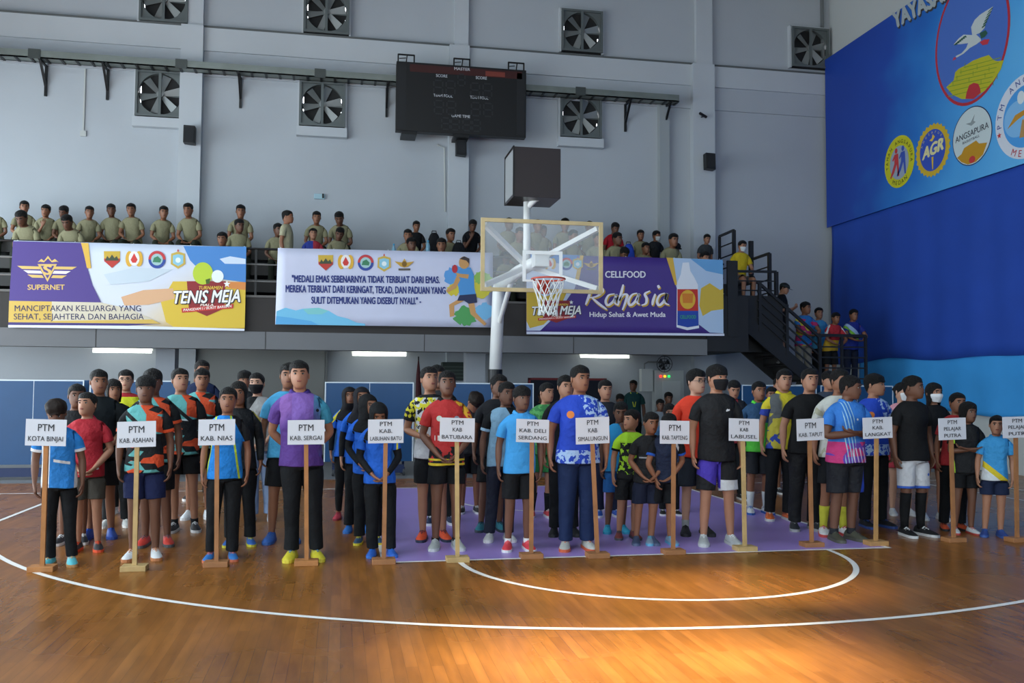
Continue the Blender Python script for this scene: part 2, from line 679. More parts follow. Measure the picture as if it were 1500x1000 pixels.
def make_fan():
    r = empty('exhaust_fan')
    S = .51
    b = MB()
    b.box(-S, S, -.02, .02, -S, -S + .05).box(-S, S, -.02, .02, S - .05, S).box(-S, -S + .05, -.02, .02, -S, S).box(S - .05, S, -.02, .02, -S, S)
    b.build('frame', m_fr, r)
    # front plate with a round opening
    b = MB()
    n = 32
    ri = .455
    sq = []
    ci = []
    for k in range(n):
        a = 2 * math.pi * k / n
        c, s = math.cos(a), math.sin(a)
        q = (S - .04) / max(abs(c), abs(s))
        sq.append(b.add((c * q, .03, s * q)))
        ci.append(b.add((c * ri, .03, s * ri)))
    b.bridge(sq, ci)
    ci2 = b.ring([(math.cos(2 * math.pi * k / n) * ri, .14, math.sin(2 * math.pi * k / n) * ri) for k in range(n)])
    b.bridge(ci, ci2)
    b.build('shroud', m_fr, r)
    box('back_box', -S, S, .15, .17, -S, S, m_hole, r)
    slots = mat('louvre_daylight', '#f4f6ff', .5, emit=6.0)  # emissive strips stand in for daylight between the louvres
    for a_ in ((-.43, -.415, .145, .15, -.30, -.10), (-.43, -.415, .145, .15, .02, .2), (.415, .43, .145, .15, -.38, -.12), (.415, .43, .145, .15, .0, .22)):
        box("louvre_glow_strip", *a_, slots, r)
    b = MB()
    b.tube([(0, .02, 0), (0, .11, 0)], .075, 14)
    b.build('hub', m_bl, r)
    for k in range(6):
        a = 2 * math.pi * k / 6 + .25
        ux = V((math.cos(a), 0, math.sin(a)))
        uz = V((-math.sin(a), 0, math.cos(a)))
        b = MB()
        r1 = [ux * .07 + uz * .045 + V((0, .055, 0)), ux * .07 - uz * .045 + V((0, .085, 0)), ux * .43 - uz * .10 + V((0, .11, 0)), ux * .43 + uz * .07 + V((0, .045, 0))]
        b.prism(r1, (0, .006, 0))
        b.build('blade', m_bl, r)
    for x in (0.0,):
        box('guard_bar', x - .03, x + .03, -.015, .02, -S, S, m_fr, r)
    box('guard_bar', -S, S, .118, .13, -.025, .025, m_fr, r)
    return r


fan = make_fan()
fl = [(-6.81, 10.05, 'upper exhaust fan at the far left, above the left pilaster speaker'), (-3.29, 10.07, 'upper exhaust fan between the left pilaster and the scoreboard'),
      (2.73, 10.1, 'upper exhaust fan right of the black scoreboard'), (8.69, 10.15, 'upper exhaust fan in the corner beside the big blue banner'),
      (-6.84, 7.92, 'lower exhaust fan beside the left pilaster'), (-3.35, 7.92, 'lower exhaust fan under the cable tray, left of the scoreboard'),
      (2.71, 8.02, 'lower exhaust fan under the cable tray, right of the scoreboard')]
for i, (x, z, lb) in enumerate(fl):
    o = fan if i == 0 else copy_tree(fan)
    o.location = (x, YB - .16, z)
    tag(o, lb + ', metal blades', 'fan', 'wall exhaust fans')
    o.rotation_euler = (0, 0, 0)
    if i >= 4:
        box('window_ledge', x - .56, x + .56, YB - .17, YB, z - .74, z - .53, m_pil, back)
    b = MB()
    b.box(x - .53, x + .53, YB - .13, YB + .0, z + .51, z + .55).box(x - .55, x - .51, YB - .13, YB, z - .53, z + .55).box(x + .51, x + .55, YB - .13, YB, z - .53, z + .55)
    b.build('fan_surround', m_pil, back)

# ---- cable tray with its brackets
ct = wroot('cable_tray', (-3, YB - .5, 8.4), 'long grey metal cable tray running along the white back wall', 'cable tray')
m_tray = mat('galvanised_tray', '#7f8681', .5, .5, var=.1)
b = MB()
b.box(-11, 5.05, YB - .5, YB - .46, 8.42, 8.58).box(-11, 5.05, YB - .25, YB - .21, 8.42, 8.58).box(-11, 5.05, YB - .5, YB - .21, 8.42, 8.44)
b.build('tray_channel', m_tray, ct)
for k in range(54):
    x = -10.9 + .3 * k
    if x < 5:
        box('tray_rung', x, x + .05, YB - .505, YB - .2, 8.405, 8.42, m_black, ct)
for x in (-9.2, -7.95, -5.15, -1.9, 3.85, 4.85):
    MB().bar((x, YB - .03, 8.42), (x, YB - .03, 7.75), .05).bar((x, YB - .03, 7.95), (x, YB - .45, 8.4), .045).bar((x, YB - .5, 8.40), (x, YB - .06, 8.40), .04).build('bracket', m_black, ct)
for x in (-9.3, -6.35, -3.4, 2.6):
    box('joint_plate', x - .12, x + .12, YB - .52, YB - .50, 8.40, 8.6, mat('tray_plate', '#4a4f4d', .5, .4), ct)

# ---- scoreboard
sb = wroot('scoreboard', (-.15, YB - .55, 7.47), 'large black electronic scoreboard with unlit digits hanging on the back wall', 'scoreboard')
YS = YB - .75
TL, TR, BR_, BL = [atY(*p, YS) for p in ((581, 89), (771, 103), (768, 200), (578, 192))]
x0, x1, z0, z1 = TL.x, TR.x, (BL.z + BR_.z) / 2, (TL.z + TR.z) / 2
m_sb = mat('black_scoreboard_case', '#0d0e10', .5)
box('case', x0, x1, YS, YS + .22, z0, z1, m_sb, sb, .01)
box('top_strip', x0 + .3, x1 - .1, YS - .006, YS, z1 - .22, z1 - .05, mat('dim_red_strip', '#3a1210', .5), sb)
box('led_panel', x1 - .95, x1 - .5, YS - .009, YS - .006, z1 - .2, z1 - .09, mat('lit_red_led', '#6e3026', .5, emit=.12), sb)
box('side_panel', x0 + .03, x0 + .22, YS - .006, YS, z0 + .05, z1 - .08, mat('sb_side', '#16181b', .6), sb)
box('side_panel', x1 - .22, x1 - .03, YS - .006, YS, z0 + .05, z1 - .08, mat('sb_side', '#16181b', .6), sb)
for xh in (x0 + .22, (x0 + x1) / 2, x1 - .22):
    MB().bar((xh - .18, YS + .1, z1), (xh - .18, YS + .1, z1 + .2), .03).bar((xh + .18, YS + .1, z1), (xh + .18, YS + .1, z1 + .2), .03).bar((xh - .18, YS + .1, z1 + .19), (xh + .18, YS + .1, z1 + .19), .03).bar((xh, YS + .1, z1), (xh + .02, YS + .1, z1 + .18), .025).bar((xh - .15, YS + .1, z1 + .1), (xh, YS + .3, z1 + .19), .02).build('hanger_frame', m_black, sb)
for xh in (x0 + .3, (x0 + x1) / 2):
    MB().box(xh - .17, xh + .17, YS + .02, YB - .2, z0 - .07, z0).build('support_shelf', m_black, sb)
m_txt = mat('grey_print', '#b9bcc2', .6)
for s, px, py, wpx in (('MASTER', 677, 101, 24), ('SCORE', 647, 111, 17), ('SCORE', 705, 114, 17), ('TEAM FOUL', 649, 140, 29), ('TEAM FOUL', 702, 143, 28), ('GAME TIME', 675, 170, 28)):
    p = atY(px, py, YS)
    hw = wpx / 2 / 66
    letters(s, p + V((-hw, 0, -.035)), p + V((hw, 0, -.035)), p + V((-hw, 0, .03)), m_txt, sb, .008, .02)


def digit7(x, z, w, h, t, b, y):
    for q in ((0, h / 2, 1), (0, 0, 1), (0, -h / 2, 1)):
        b.box(x - w / 2 + t, x + w / 2 - t, y - .004, y, z + q[1] - t / 2, z + q[1] + t / 2)
    for sx in (-1, 1):
        for sz in (-1, 1):
            b.box(x + sx * w / 2 - t / 2, x + sx * w / 2 + t / 2, y - .004, y, z + sz * h / 4 - h / 4 + t, z + sz * h / 4 + h / 4 - t)


m_dig = mat('unlit_segment', '#24262a', .5)
for px, py, w_, h_ in ((642, 128, .2, .32), (660, 129, .2, .32), (696, 132, .2, .32), (714, 133, .2, .32), (676, 117, .16, .26), (643, 157, .2, .3), (661, 158, .2, .3), (697, 160, .2, .3), (715, 161, .2, .3),
                       (653, 181, .18, .26), (667, 182, .18, .26), (684, 183, .18, .26), (698, 184, .18, .26)):
    p = atY(px, py, YS)
    b = MB()
    digit7(p.x, p.z, w_, h_, .028, b, YS - .006)
    b.build('digit', m_dig, sb)

# ---- wall speakers
for (px, py, lb) in ((278, 198, 'small black wall speaker on the left pilaster below the exhaust fan'), (675, 216, 'small black wall speaker hanging under the scoreboard'), (1039, 237, 'small black wall speaker on the right pilaster')):
    p = atY(px, py, YB - .38)
    sp = wroot('wall_speaker', (p.x, p.y, p.z - .2), lb, 'speaker', 'wall speakers')
    MB().prism([(p.x - .12, p.y - .12, p.z - .19), (p.x + .12, p.y - .12, p.z - .21), (p.x + .12, p.y - .1, p.z + .19), (p.x - .12, p.y - .1, p.z + .2)], (0, .2, 0)).build('cabinet', m_sb, sb if 0 else sp, bevel=.01)
    box('grille', p.x - .1, p.x + .1, p.y - .135, p.y - .125, p.z - .17, p.z + .14, mat('speaker_cloth', '#202225', .9), sp)
    MB().bar((p.x + .03, p.y + .05, p.z + .15), (p.x + .03, YB - .22, p.z + .24), .05).build('bracket', m_black, sp)
# small camera and box on the wall
p = atY(1028, 170, YB - .3)
c_ = wroot('security_camera', (p.x, YB - .22, p.z), 'tiny dark security camera on the right pilaster above the speaker', 'camera')
MB().tube([(p.x + .02, YB - .22, p.z), (p.x + .02, YB - .32, p.z - .02)], .015, 6).build('arm', m_black, c_)
MB().tube([(p.x - .1, YB - .42, p.z + .03), (p.x + .1, YB - .34, p.z - .03)], .035, 8).build('camera_body', m_black, c_)
p = atY(468, 288, YB)
c_ = wroot('wireless_router', (p.x, YB - .05, p.z - .06), 'small white box with short dark aerial on the left back wall', 'router')
box('case', p.x - .12, p.x + .12, YB - .05, YB, p.z - .06, p.z + .06, mat('pale_blue_plastic', '#9fc0cc', .5), c_, .01)
box('aerial', p.x + .06, p.x + .10, YB - .07, YB - .05, p.z - .04, p.z + .06, m_black, c_)
# ================================================================== gallery
def wbox(name, a, m, parent, bevel=0.0):
    return box(name, *a, m, parent, bevel)


gal = wroot('spectator_gallery', (-4, 4.75, 2.2), 'grey concrete gallery with dark stepped bleachers above the back of the court', 'gallery')
GX0, GX1 = -12.9, 4.36
m_fas = mat('grey_fascia', '#6a6c6f', .8, var=.05, vscale=.8)
wbox('edge_beam', (GX0, GX1, 4.75, 5.1, 2.20, 2.52), m_fas, gal)
wbox('slab', (GX0, GX1, 5.1, 8.27, 2.44, 2.52), m_fas, gal)
for k in range(6):
    x = GX0 + 2.9 * k
    box('fascia_joint', x - .006, x + .006, 4.745, 4.75, 2.20, 2.52, m_dark, gal)
wbox('parapet_panel', (GX0, 4.75, 4.80, 4.88, 2.52, 3.15), m_dark, gal)
wbox('parapet_cap', (GX0, 4.75, 4.78, 4.90, 3.15, 3.19), mat('worn_steel_edge', '#5a5856', .5, .4), gal)
for i in range(5):
    wbox('bleacher_step', (GX0, 5.15, 5.3 + .8 * (i - 1) if i else 4.9, 8.28, 2.52 + .43 * i if i else 2.52, 2.75 + .43 * i), m_step, gal)
    if i:
        wbox('step_nosing', (GX0, 5.15, 5.3 + .8 * (i - 1) - .03, 5.3 + .8 * (i - 1) + .03, 2.75 + .43 * i, 2.765 + .43 * i), mat('worn_steel_edge', '#5a5856', .5, .4), gal)
for z in (3.45, 3.76):
    MB().tube([(GX0, 4.82, z), (4.75, 4.82, z)], .014, 6).build('rail_pipe', m_rail, gal)
MB().tube([(GX0, 4.82, 4.05), (4.75, 4.82, 4.05)], .022, 8).build('top_rail', m_black, gal)
x = GX0 + .4
while x < 4.8:
    MB().bar((x, 4.83, 3.19), (x, 4.83, 4.05), .04).build('rail_post', m_black, gal)
    x += 1.35
# columns under the gallery
for i, (a, b_) in enumerate(((228, 256), (683, 711))):
    p, q = atY(a, 530, 5.2), atY(b_, 530, 5.2)
    struct(box('pillar_%d' % (i + 1), p.x, q.x, 5.2, 5.6, 0, 2.44, mat('grey_column', '#8b8f95', .8, var=.04)))
struct(box('trim_1', -5.93, -3.2, 8.40, 8.5, 0, 2.42, mat('grey_wall_panel', '#8e8f8c', .7)))  # plain panel, a darker grey than the wall beside it
struct(box('trim_2', -3.19, -3.14, 8.38, 8.5, 0, 2.42, mat('grey_panel_post', '#77797a', .7)))
# fluorescent tubes
m_tube = mat('lit_fluorescent_tube', '#fbfff6', .5, emit=5.0)
for i, (a, b_, y_) in enumerate(((135, 224, 512), (515, 596, 517), (849, 922, 520))):
    p, q = atY(a, y_, 8.2), atY(b_, y_, 8.2)
    z = (p.z + q.z) / 2
    t = wroot('tube_light', ((p.x + q.x) / 2, 8.2, z), ('lit twin fluorescent tube light at the left under the gallery', 'lit twin fluorescent tube light in the middle, above the blue tables', 'lit twin fluorescent tube light at the right, above the seated people')[i], 'light', 'tube lights under the gallery')
    MB().box(p.x, q.x, 8.21, 8.28, z - .02, z + .03).bar((p.x + .2, 8.25, z), (p.x + .2, 8.25, 2.435), .02).bar((q.x - .2, 8.25, z), (q.x - .2, 8.25, 2.435), .02).build('fitting', m_white, t)
    MB().tube([(p.x + .02, 8.18, z - .045), (q.x - .02, 8.18, z - .045)], .022, 10).build('tube', m_tube, t)
    MB().tube([(p.x + .02, 8.18, z + .055), (q.x - .02, 8.18, z + .055)], .022, 10).build('tube', m_tube, t)
# things on the wall under the gallery
p, q = atY(775, 553, 8.2), atY(890, 640, 8.2)
nb = wroot('notice_board', ((p.x + q.x) / 2, 8.3, q.z), 'dark notice board with a red frame on the wall under the gallery', 'board')
box('panel', p.x, q.x, 8.3, 8.33, q.z, p.z, mat('dark_navy_felt', '#181d2c', .8), nb)
MB().box(p.x, q.x, 8.27, 8.31, p.z - .05, p.z).box(p.x, p.x + .05, 8.27, 8.31, q.z, p.z).box(q.x - .05, q.x, 8.27, 8.31, q.z, p.z).build('frame', mat('dull_red_frame', '#7c2228', .6), nb)
p, q = atY(648, 530, 8.0), atY(684, 557, 8.0)
ac = wroot('wall_air_unit', ((p.x + q.x) / 2, 8.2, q.z), 'dark green metal cabinet on the wall beside the pillar', 'cabinet')
box('case', p.x, q.x, 8.0, 8.3, q.z, p.z, mat('dark_green_paint', '#1f2d27', .6), ac, .01)
for k in range(4):
    box('slat', p.x + .03, q.x - .03, 7.99, 8.0, q.z + .05 + .08 * k, q.z + .08 + .08 * k, mat('slat_green', '#38473f', .6), ac)
p, q = atY(611, 525, 8.0), atY(617, 600, 8.0)
fl_ = wroot('furled_flag', (p.x, 8.1, 0), 'furled dark red flag on a pole behind the blue tables', 'flag')
MB().tube([(p.x + .04, 8.1, 0), (p.x + .04, 8.1, p.z + .05)], .015, 8).build('flag_pole', m_black, fl_)
MB().tube([(p.x + .04, 8.08, .9), (p.x + .05, 8.08, 1.3), (p.x + .04, 8.09, 1.8), (p.x + .04, 8.1, p.z)], [.07, .07, .05, .01], 10).build('flag_cloth', mat('dark_red_cloth', '#4a1a22', .8), fl_)
# electric panel with three lamps
p, q = atY(942, 542, 8.2), atY(1000, 625, 8.2)
ep = wroot('electric_cabinet', ((p.x + q.x) / 2, 8.3, q.z), 'pale grey electric cabinet with red, yellow and green lamps', 'cabinet')
box('case', p.x + .25, q.x, 8.1, 8.3, q.z, p.z, mat('pale_grey_case', '#b7bcba', .6), ep, .01)
box('cabinet_door', p.x + .45, q.x - .1, 8.08, 8.1, q.z + .1, p.z - .25, mat('pale_grey_door', '#c6cac8', .6), ep)
for k, c in enumerate(('#ff3322', '#ffb020', '#22d060')):
    c_ = atY(968 + 6 * k, 551, 8.08)
    MB().tube([(c_.x, 8.07, c_.z), (c_.x, 8.1, c_.z)], .028, 10).build('lamp', mat('lamp_' + c[1:], c, .4, emit=2.0), ep)
box('meter_box', p.x - .06, p.x + .22, 8.12, 8.3, p.z - .5, p.z + .03, mat('pale_grey_door', '#c6cac8', .6), ep)
MB().tube([(p.x + .05, 8.25, p.z), (p.x + .05, 8.25, p.z + .15), (p.x + .15, 8.25, p.z + .2), (p.x + .6, 8.25, p.z + .2)], .02, 6).build('conduit', m_rail, ep)
p = atY(973, 533, 8.0)
wf = wroot('wall_fan', (p.x, 8.2, p.z - .2), 'small dark wall fan above the electric cabinet', 'fan')
MB().tube([(p.x, 8.3, p.z - .05), (p.x, 8.05, p.z)], .03, 8).build('arm', m_black, wf)
b = MB()
for rr in (.19, .13, .06):
    b.tube([(p.x + rr * math.cos(k * .3927), 7.98, p.z + rr * math.sin(k * .3927)) for k in range(17)], .009, 5)
for k in range(8):
    b.bar((p.x, 7.98, p.z), (p.x + .19 * math.cos(k * .785), 7.98, p.z + .19 * math.sin(k * .785)), .008)
b.build('guard', mat('dark_wire', '#3c3f42', .5), wf)
for k in range(3):
    a = k * 2.094
    MB().prism([(p.x, 8.0, p.z), (p.x + .16 * math.cos(a), 8.0, p.z + .16 * math.sin(a)), (p.x + .15 * math.cos(a + .9), 8.03, p.z + .15 * math.sin(a + .9))], (0, .006, 0)).build('blade', m_black, wf)

# ================================================================== steel staircase at the right end
st = wroot('steel_staircase', (6.4, 5.3, 0), 'black steel staircase with landing and railings at the right end of the gallery', 'staircase')
m_bs = mat('black_stair_steel', '#141416', .55, var=.15, vscale=2)
wbox('platform', (4.36, 5.25, 4.76, 7.4, 2.28, 3.40), m_bs, st)
wbox('side_panel', (5.25, 6.2, 5.30, 5.36, 2.30, 3.42), m_bs, st)
MB().prism([(5.02, 4.99, 3.45), (5.9, 4.99, 3.45), (6.12, 4.99, 3.28), (6.12, 4.99, 2.3), (5.02, 4.99, 3.1)], (0, .03, 0)).build('flight_panel', m_bs, st)
wbox('corner_post', (4.80, 5.02, 4.74, 4.80, 2.58, 4.12), m_bs, st)
S0, S1 = V((5.0, 0, 3.15)), V((6.95, 0, 1.62))
for y in (4.95, 6.2):
    MB().prism([(S0.x, y, S0.z + .14), (S0.x, y, S0.z - .22), (S1.x, y, S1.z - .22), (S1.x, y, S1.z + .14)], (0, .06, 0)).build('stringer', m_bs, st)
n = 9
for k in range(n):
    p = S0.lerp(S1, (k + .5) / n)
    wbox('tread', (p.x - .13, p.x + .13, 5.0, 6.2, p.z - .02, p.z + .02), m_bs, st)
    wbox('riser', (p.x - .13, p.x - .115, 5.0, 6.2, p.z, p.z + .17), m_bs, st)
wbox('landing_deck', (6.85, 8.95, 4.95, 7.2, 1.48, 1.6), m_bs, st)
MB().prism([(7.0, 6.3, 1.6), (7.0, 6.3, 1.3), (5.0, 6.3, 0.0), (4.6, 6.3, 0.0)], (0, 1.0, 0)).build('lower_flight', m_bs, st)
for x, y in ((7.0, 5.0), (8.85, 5.0), (7.0, 7.1), (8.85, 7.1)):
    MB().bar((x, y, 0), (x, y, 1.5), .09).build('support_post', m_bs, st)
# sloping railing of the flight
for d, w_ in ((1.0, .055), (.80, .03), (.62, .03), (.44, .03), (.26, .03)):
    MB().bar((5.55, 4.97, S0.z - (5.55 - S0.x) * .785 + d + .02), (6.93, 4.97, S1.z + d), w_).build('rail', m_bs, st)
for x, zt in ((5.6, 3.75), (6.2, 3.28), (6.93, 2.66)):
    MB().bar((x, 4.97, zt - 1.05), (x, 4.97, zt), .06).build('rail_post', m_bs, st)
# landing railing
for z, w_ in ((2.66, .06), (2.42, .03), (2.2, .03), (1.98, .03), (1.76, .03)):
    MB().bar((6.93, 5.0, z), (8.0, 5.0, z), w_).build('rail', m_bs, st)
    MB().bar((8.0, 5.0, z), (8.0, 7.1, z), w_ * .9).build('rail', m_bs, st) if z > 2.5 else None
for x in (7.45, 8.0):
    MB().bar((x, 5.0, 1.6), (x, 5.0, 2.66), .05).build('rail_post', m_bs, st)
# stepped railings beside the bleachers


def rail_panel(p1, y1, p2, y2, drop, bars=3):
    a, c = atY(*p1, y1), atY(*p2, y2)
    MB().bar(a - V((0, 0, drop)), a, .055).build('rail_post', m_bs, st)
    MB().bar(c - V((0, 0, drop)), c, .07).build('rail_post', m_bs, st)
    for k in range(bars + 1):
        dz = V((0, 0, drop * k / (bars + .5)))
        MB().bar(a - dz, c - dz, .05 if k == 0 else .025).build('rail', m_bs, st)


rail_panel((1054, 346), 7.9, (1075, 337), 7.1, .95)
rail_panel((1101, 380), 6.6, (1127, 371), 5.9, 1.0)
rail_panel((1072, 397), 5.3, (1137, 398), 5.3, .50, 2)
p = atY(1100, 353, 7.2)
MB().bar(p - V((0, 0, .8)), p, .09).build('rail_post', m_bs, st)
wbox('upper_deck', (5.15, 6.25, 5.4, 8.2, 3.36, 3.44), m_bs, st)
wbox('deck_seat', (5.2, 6.0, 6.5, 7.0, 3.44, 3.86), m_bs, st)

# ================================================================== folded table tennis tables
m_ttb = mat('blue_table_top', '#0d4370', .45, var=.05)
m_ttw = mat('white_table_line', '#c9d6de', .5)
m_ttn = mat('navy_table_frame', '#14264e', .6)


def make_table():
    r = empty('table_tennis_table')
    W, Z0, Z1 = .7625, .24, 1.61
    for y, nm in ((0, 'table_top'), (.28, 'table_top')):
        t = box(nm, -W, W, y, y + .025, Z0, Z1, m_ttb, r)
        s = -1 if y == 0 else 1
        yy = y - .002 if y == 0 else y + .025
        MB().box(-W, W, yy, yy + .002, Z1 - .02, Z1).box(-W, -W + .02, yy, yy + .002, Z0, Z1 - .02).box(W - .02, W, yy, yy + .002, Z0, Z1 - .02).box(-.004, .004, yy, yy + .002, Z0, Z1 - .02).build('line', m_ttw, t)
    box('apron', -W + .05, W - .05, .03, .27, .30, .36, m_ttn, r)
    for x in (-.6, .6):
        MB().bar((x, .15, .1), (x, .15, 1.2), .04).bar((x, -.05, .12), (x, .36, .12), .04).build('leg_frame', m_ttn, r)
        for y in (-.06, .37):
            MB().tube([(x - .02, y, .06), (x + .02, y, .06)], .06, 14).build('wheel', mat('grey_rubber', '#3a3d42', .7), r)
    MB().bar((-.6, -.05, .12), (.6, -.05, .12), .06, .14).build('stretcher', m_ttn, r)
    return r


tt = make_table()
for i, (x, y, lb) in enumerate(((-7.73, 3.6, 'folded blue table tennis table standing at the far left edge'), (-6.12, 3.6, 'folded blue table tennis table, second from the left'), (-2.34, 3.6, 'folded blue table tennis table behind the girls in black headscarves'),
                                (-.19, 3.62, 'folded blue table tennis table in front of the white hoop post'), (5.32, 3.6, 'folded blue table tennis table right of the centre, below the stairs'), (6.90, 3.55, 'folded blue table tennis table nearest the blue curtain'))):
    o = tt if i == 0 else copy_tree(tt)
    o.location = (x, y, 0)
    tag(o, lb, 'table', 'folded table tennis tables')

# ================================================================== basketball hoop
hp = wroot('basketball_hoop', (-.08, 4.0, 0), 'white basketball hoop stand with clear backboard, red rim and net', 'basketball hoop')
YP = 4.05
pb, pt = atY(725.5, 540, YP), atY(730.5, 427, YP)
top = V((pt.x + .01, YP - .02, 3.42))
MB().tube([(pb.x, YP, 1.83), (pt.x, YP, pt.z), top], .115, 20).build('post', m_white, hp, smooth=True)
MB().tube([(pb.x - .03, YP, .12), (pb.x, YP, 1.86)], .135, 20).build('post_pad', m_black, hp)
MB().box(pb.x - .5, pb.x + .5, YP - .35, YP + .55, 0, .14).build('base', mat('hoop_base_blue', '#1c2c55', .6), hp, bevel=.02)
arm_end = V((0.0, .62, 3.40))
MB().tube([top + V((0, .05, -.04)), V((-.02, 2.2, 3.42)), arm_end], [.105, .10, .09], 16).build('arm', m_white, hp, smooth=True)
MB().tube([(pb.x + .06, YP - .06, 2.72), (0.02, 2.9, 3.36)], .045, 12).build('brace', m_white, hp)
for sx, sz in ((-1, 1), (1, 1), (-1, -1), (1, -1)):
    MB().bar((0, 1.45, 3.42), (sx * .84, .43, 3.425 + sz * .44), .07, .07).build('strut', m_white, hp)
box('mount_plate', -.11, .11, .40, .62, 3.28, 3.5, m_white, hp, .01)
m_glass = mat('clear_board', '#eef4f6', .05, alpha=.16)
box('backboard', -.86, .86, .375, .39, 2.94, 3.91, m_glass, hp)
m_bf = mat('yellowed_board_frame', '#c9b384', .5, var=.12, vscale=6)
for nm, a in (('frame_rail', (-.9, .9, .365, .405, 3.895, 3.95)), ('frame_rail', (-.9, .9, .365, .405, 2.9, 2.955)), ('frame_stile', (-.9, -.845, .365, .405, 2.955, 3.895)), ('frame_stile', (.845, .9, .365, .405, 2.955, 3.895))):
    box(nm, *a, m_bf, hp)
m_sq = mat('white_target_line', '#f0f2f0', .5)
b = MB()
b.box(-.295, .295, .368, .374, 3.45, 3.5).box(-.295, .295, .368, .374, 3.05, 3.08).box(-.295, -.245, .368, .374, 3.08, 3.45).box(.245, .295, .368, .374, 3.08, 3.45)
b.build('target_square', m_sq, hp)
m_rim = mat('red_rim', '#c8452c', .45)
b = MB()
b.tube([(.232 * math.cos(k * math.pi / 18), .232 * math.sin(k * math.pi / 18) - .0, 3.05) for k in range(37)], .012, 8, cap=False)
b.build('rim', m_rim, hp, smooth=True)
MB().prism([(-.09, .36, 3.06), (.09, .36, 3.06), (.07, .20, 3.05), (-.07, .20, 3.05)], (0, 0, -.02)).prism([(-.09, .36, 3.06), (.09, .36, 3.06), (.09, .36, 2.88), (-.09, .36, 2.88)], (0, .02, 0)).prism([(-.08, .36, 2.9), (-.08, .21, 3.04), (-.08, .36, 3.04)], (.16, 0, 0)).build('rim_bracket', m_rim, hp)
# knotted net: crossing strands that narrow and hang
b = MB()
NR = [(.228, 3.04), (.20, 2.93), (.165, 2.82), (.135, 2.71), (.125, 2.62), (.13, 2.55)]
for k in range(12):
    for sgn in (1, -1):
        pts = []
        for j, (r_, z_) in enumerate(NR):
            a = 2 * math.pi * (k + sgn * .5 * j) / 12
            pts.append((r_ * math.cos(a), r_ * math.sin(a), z_ + .012 * math.sin(k * 2.1 + j)))
        b.tube(pts, .0065, 5, cap=False)
o = b.build('net', mat('white_cord', '#e9ece8', .8), hp)
# shot clock cube on its own thin post
MB().tube([(.10, 2.0, 3.40), (.10, 2.0, 4.62)], .06, 14).build('clock_post', m_white, hp, smooth=True)
MB().tube([(.10, 2.0, 4.45), (.22, 1.9, 4.58), (.34, 1.8, 4.62)], .05, 10).build('clock_bracket', m_white, hp, smooth=True)
m_clk = mat('dark_brown_clock_face', '#2d2628', .35)
pf = [atY(*q, 1.62) for q in ((752.7, 214), (821.5, 218), (821, 292), (752, 286))]
cb = box('clock_case', pf[0].x, pf[1].x, 1.62, 2.38, (pf[2].z + pf[3].z) / 2, (pf[0].z + pf[1].z) / 2, m_clk, hp, .006)
x0, x1, z0, z1 = pf[0].x, pf[1].x, (pf[2].z + pf[3].z) / 2, (pf[0].z + pf[1].z) / 2
box('side_panel', x0 - .006, x0, 1.66, 2.34, z0 + .04, z1 - .04, mat('pale_clock_side', '#8f9294', .5), hp)
MB().box(x0 - .012, x0 + .01, 1.61, 1.63, z0, z1).box(x0 - .012, x0 + .01, 2.37, 2.39, z0, z1).box(x0 - .012, x0 + .01, 1.61, 2.39, z1 - .01, z1 + .01).build('edge_trim', m_black, hp)
MB().tube([(x0 + .13, 1.8, z1), (x0 + .13, 1.8, z1 + .04)], .025, 8).build('clock_lamp', mat('clock_lamp', '#fff8e8', .4, emit=1.5), hp)

# ================================================================== banners on the gallery rail
YBN = 4.70


def zmap(ox, oy, s, plane=None):
    return lambda x, y: (plane or (lambda a, c: atY(a, c, YBN)))(ox + x / s, oy + y / s)


NB = (0, -1, 0)
CM = {}


def pm(h, rough=.5):
    return mat('print_' + h.lstrip('#'), h, rough, spec=.35)


def P(z, pts, col, parent, lift, name='printed_shape'):
    return flat([z(*q) for q in pts], pm(col) if isinstance(col, str) else col, parent, lift, name, NB)


def disc(z, x, y, rx, ry, col, parent, lift, name='printed_shape', n=24):
    return P(z, [(x + rx * math.cos(2 * math.pi * k / n), y - ry * math.sin(2 * math.pi * k / n)) for k in range(n)], col, parent, lift, name)


def T(z, s, x0, x1, yb, yt, col, parent, lift, bold=.012, shear=0.0, dy=0.0, space=1.0):
    """text between x0..x1, baseline yb, cap line yt, dy = rise of the baseline to the right"""
    return letters(s, z(x0, yb), z(x1, yb - dy), z(x0, yt), pm(col), parent, lift, bold, shear, space)


def banner(name, label, px, base):
    q = [atY(*p, YBN) for p in px]
    r = wroot(name, ((q[0].x + q[1].x) / 2, YBN, min(q[2].z, q[3].z)), label, 'banner', 'banners on the gallery rail')
    b = MB()
    n = 24
    for j in range(9):
        for i in range(n + 1):
            u_, v_ = i / n, j / 8
            p = (q[0].lerp(q[1], u_)).lerp(q[3].lerp(q[2], u_), v_)
            b.add((p.x, YBN + .006 + .005 * math.sin(u_ * 23 + v_ * 3) * math.sin(v_ * 5 + 1), p.z))
    for j in range(8):
        for i in range(n):
            a = j * (n + 1) + i
            b.face((a, a + n + 1, a + n + 2, a + 1))
    b.build('sheet', base, r, smooth=True, solid=.003)
    for u_ in (.01, .25, .5, .75, .99):
        p = q[0].lerp(q[1], u_)
        MB().tube([(p.x, YBN + .006, p.z - .02), (p.x + .01, YBN + .06, p.z + .02), (p.x, 4.82, 4.06)], .006, 5).build('tie_cord', m_white, r)
    return r


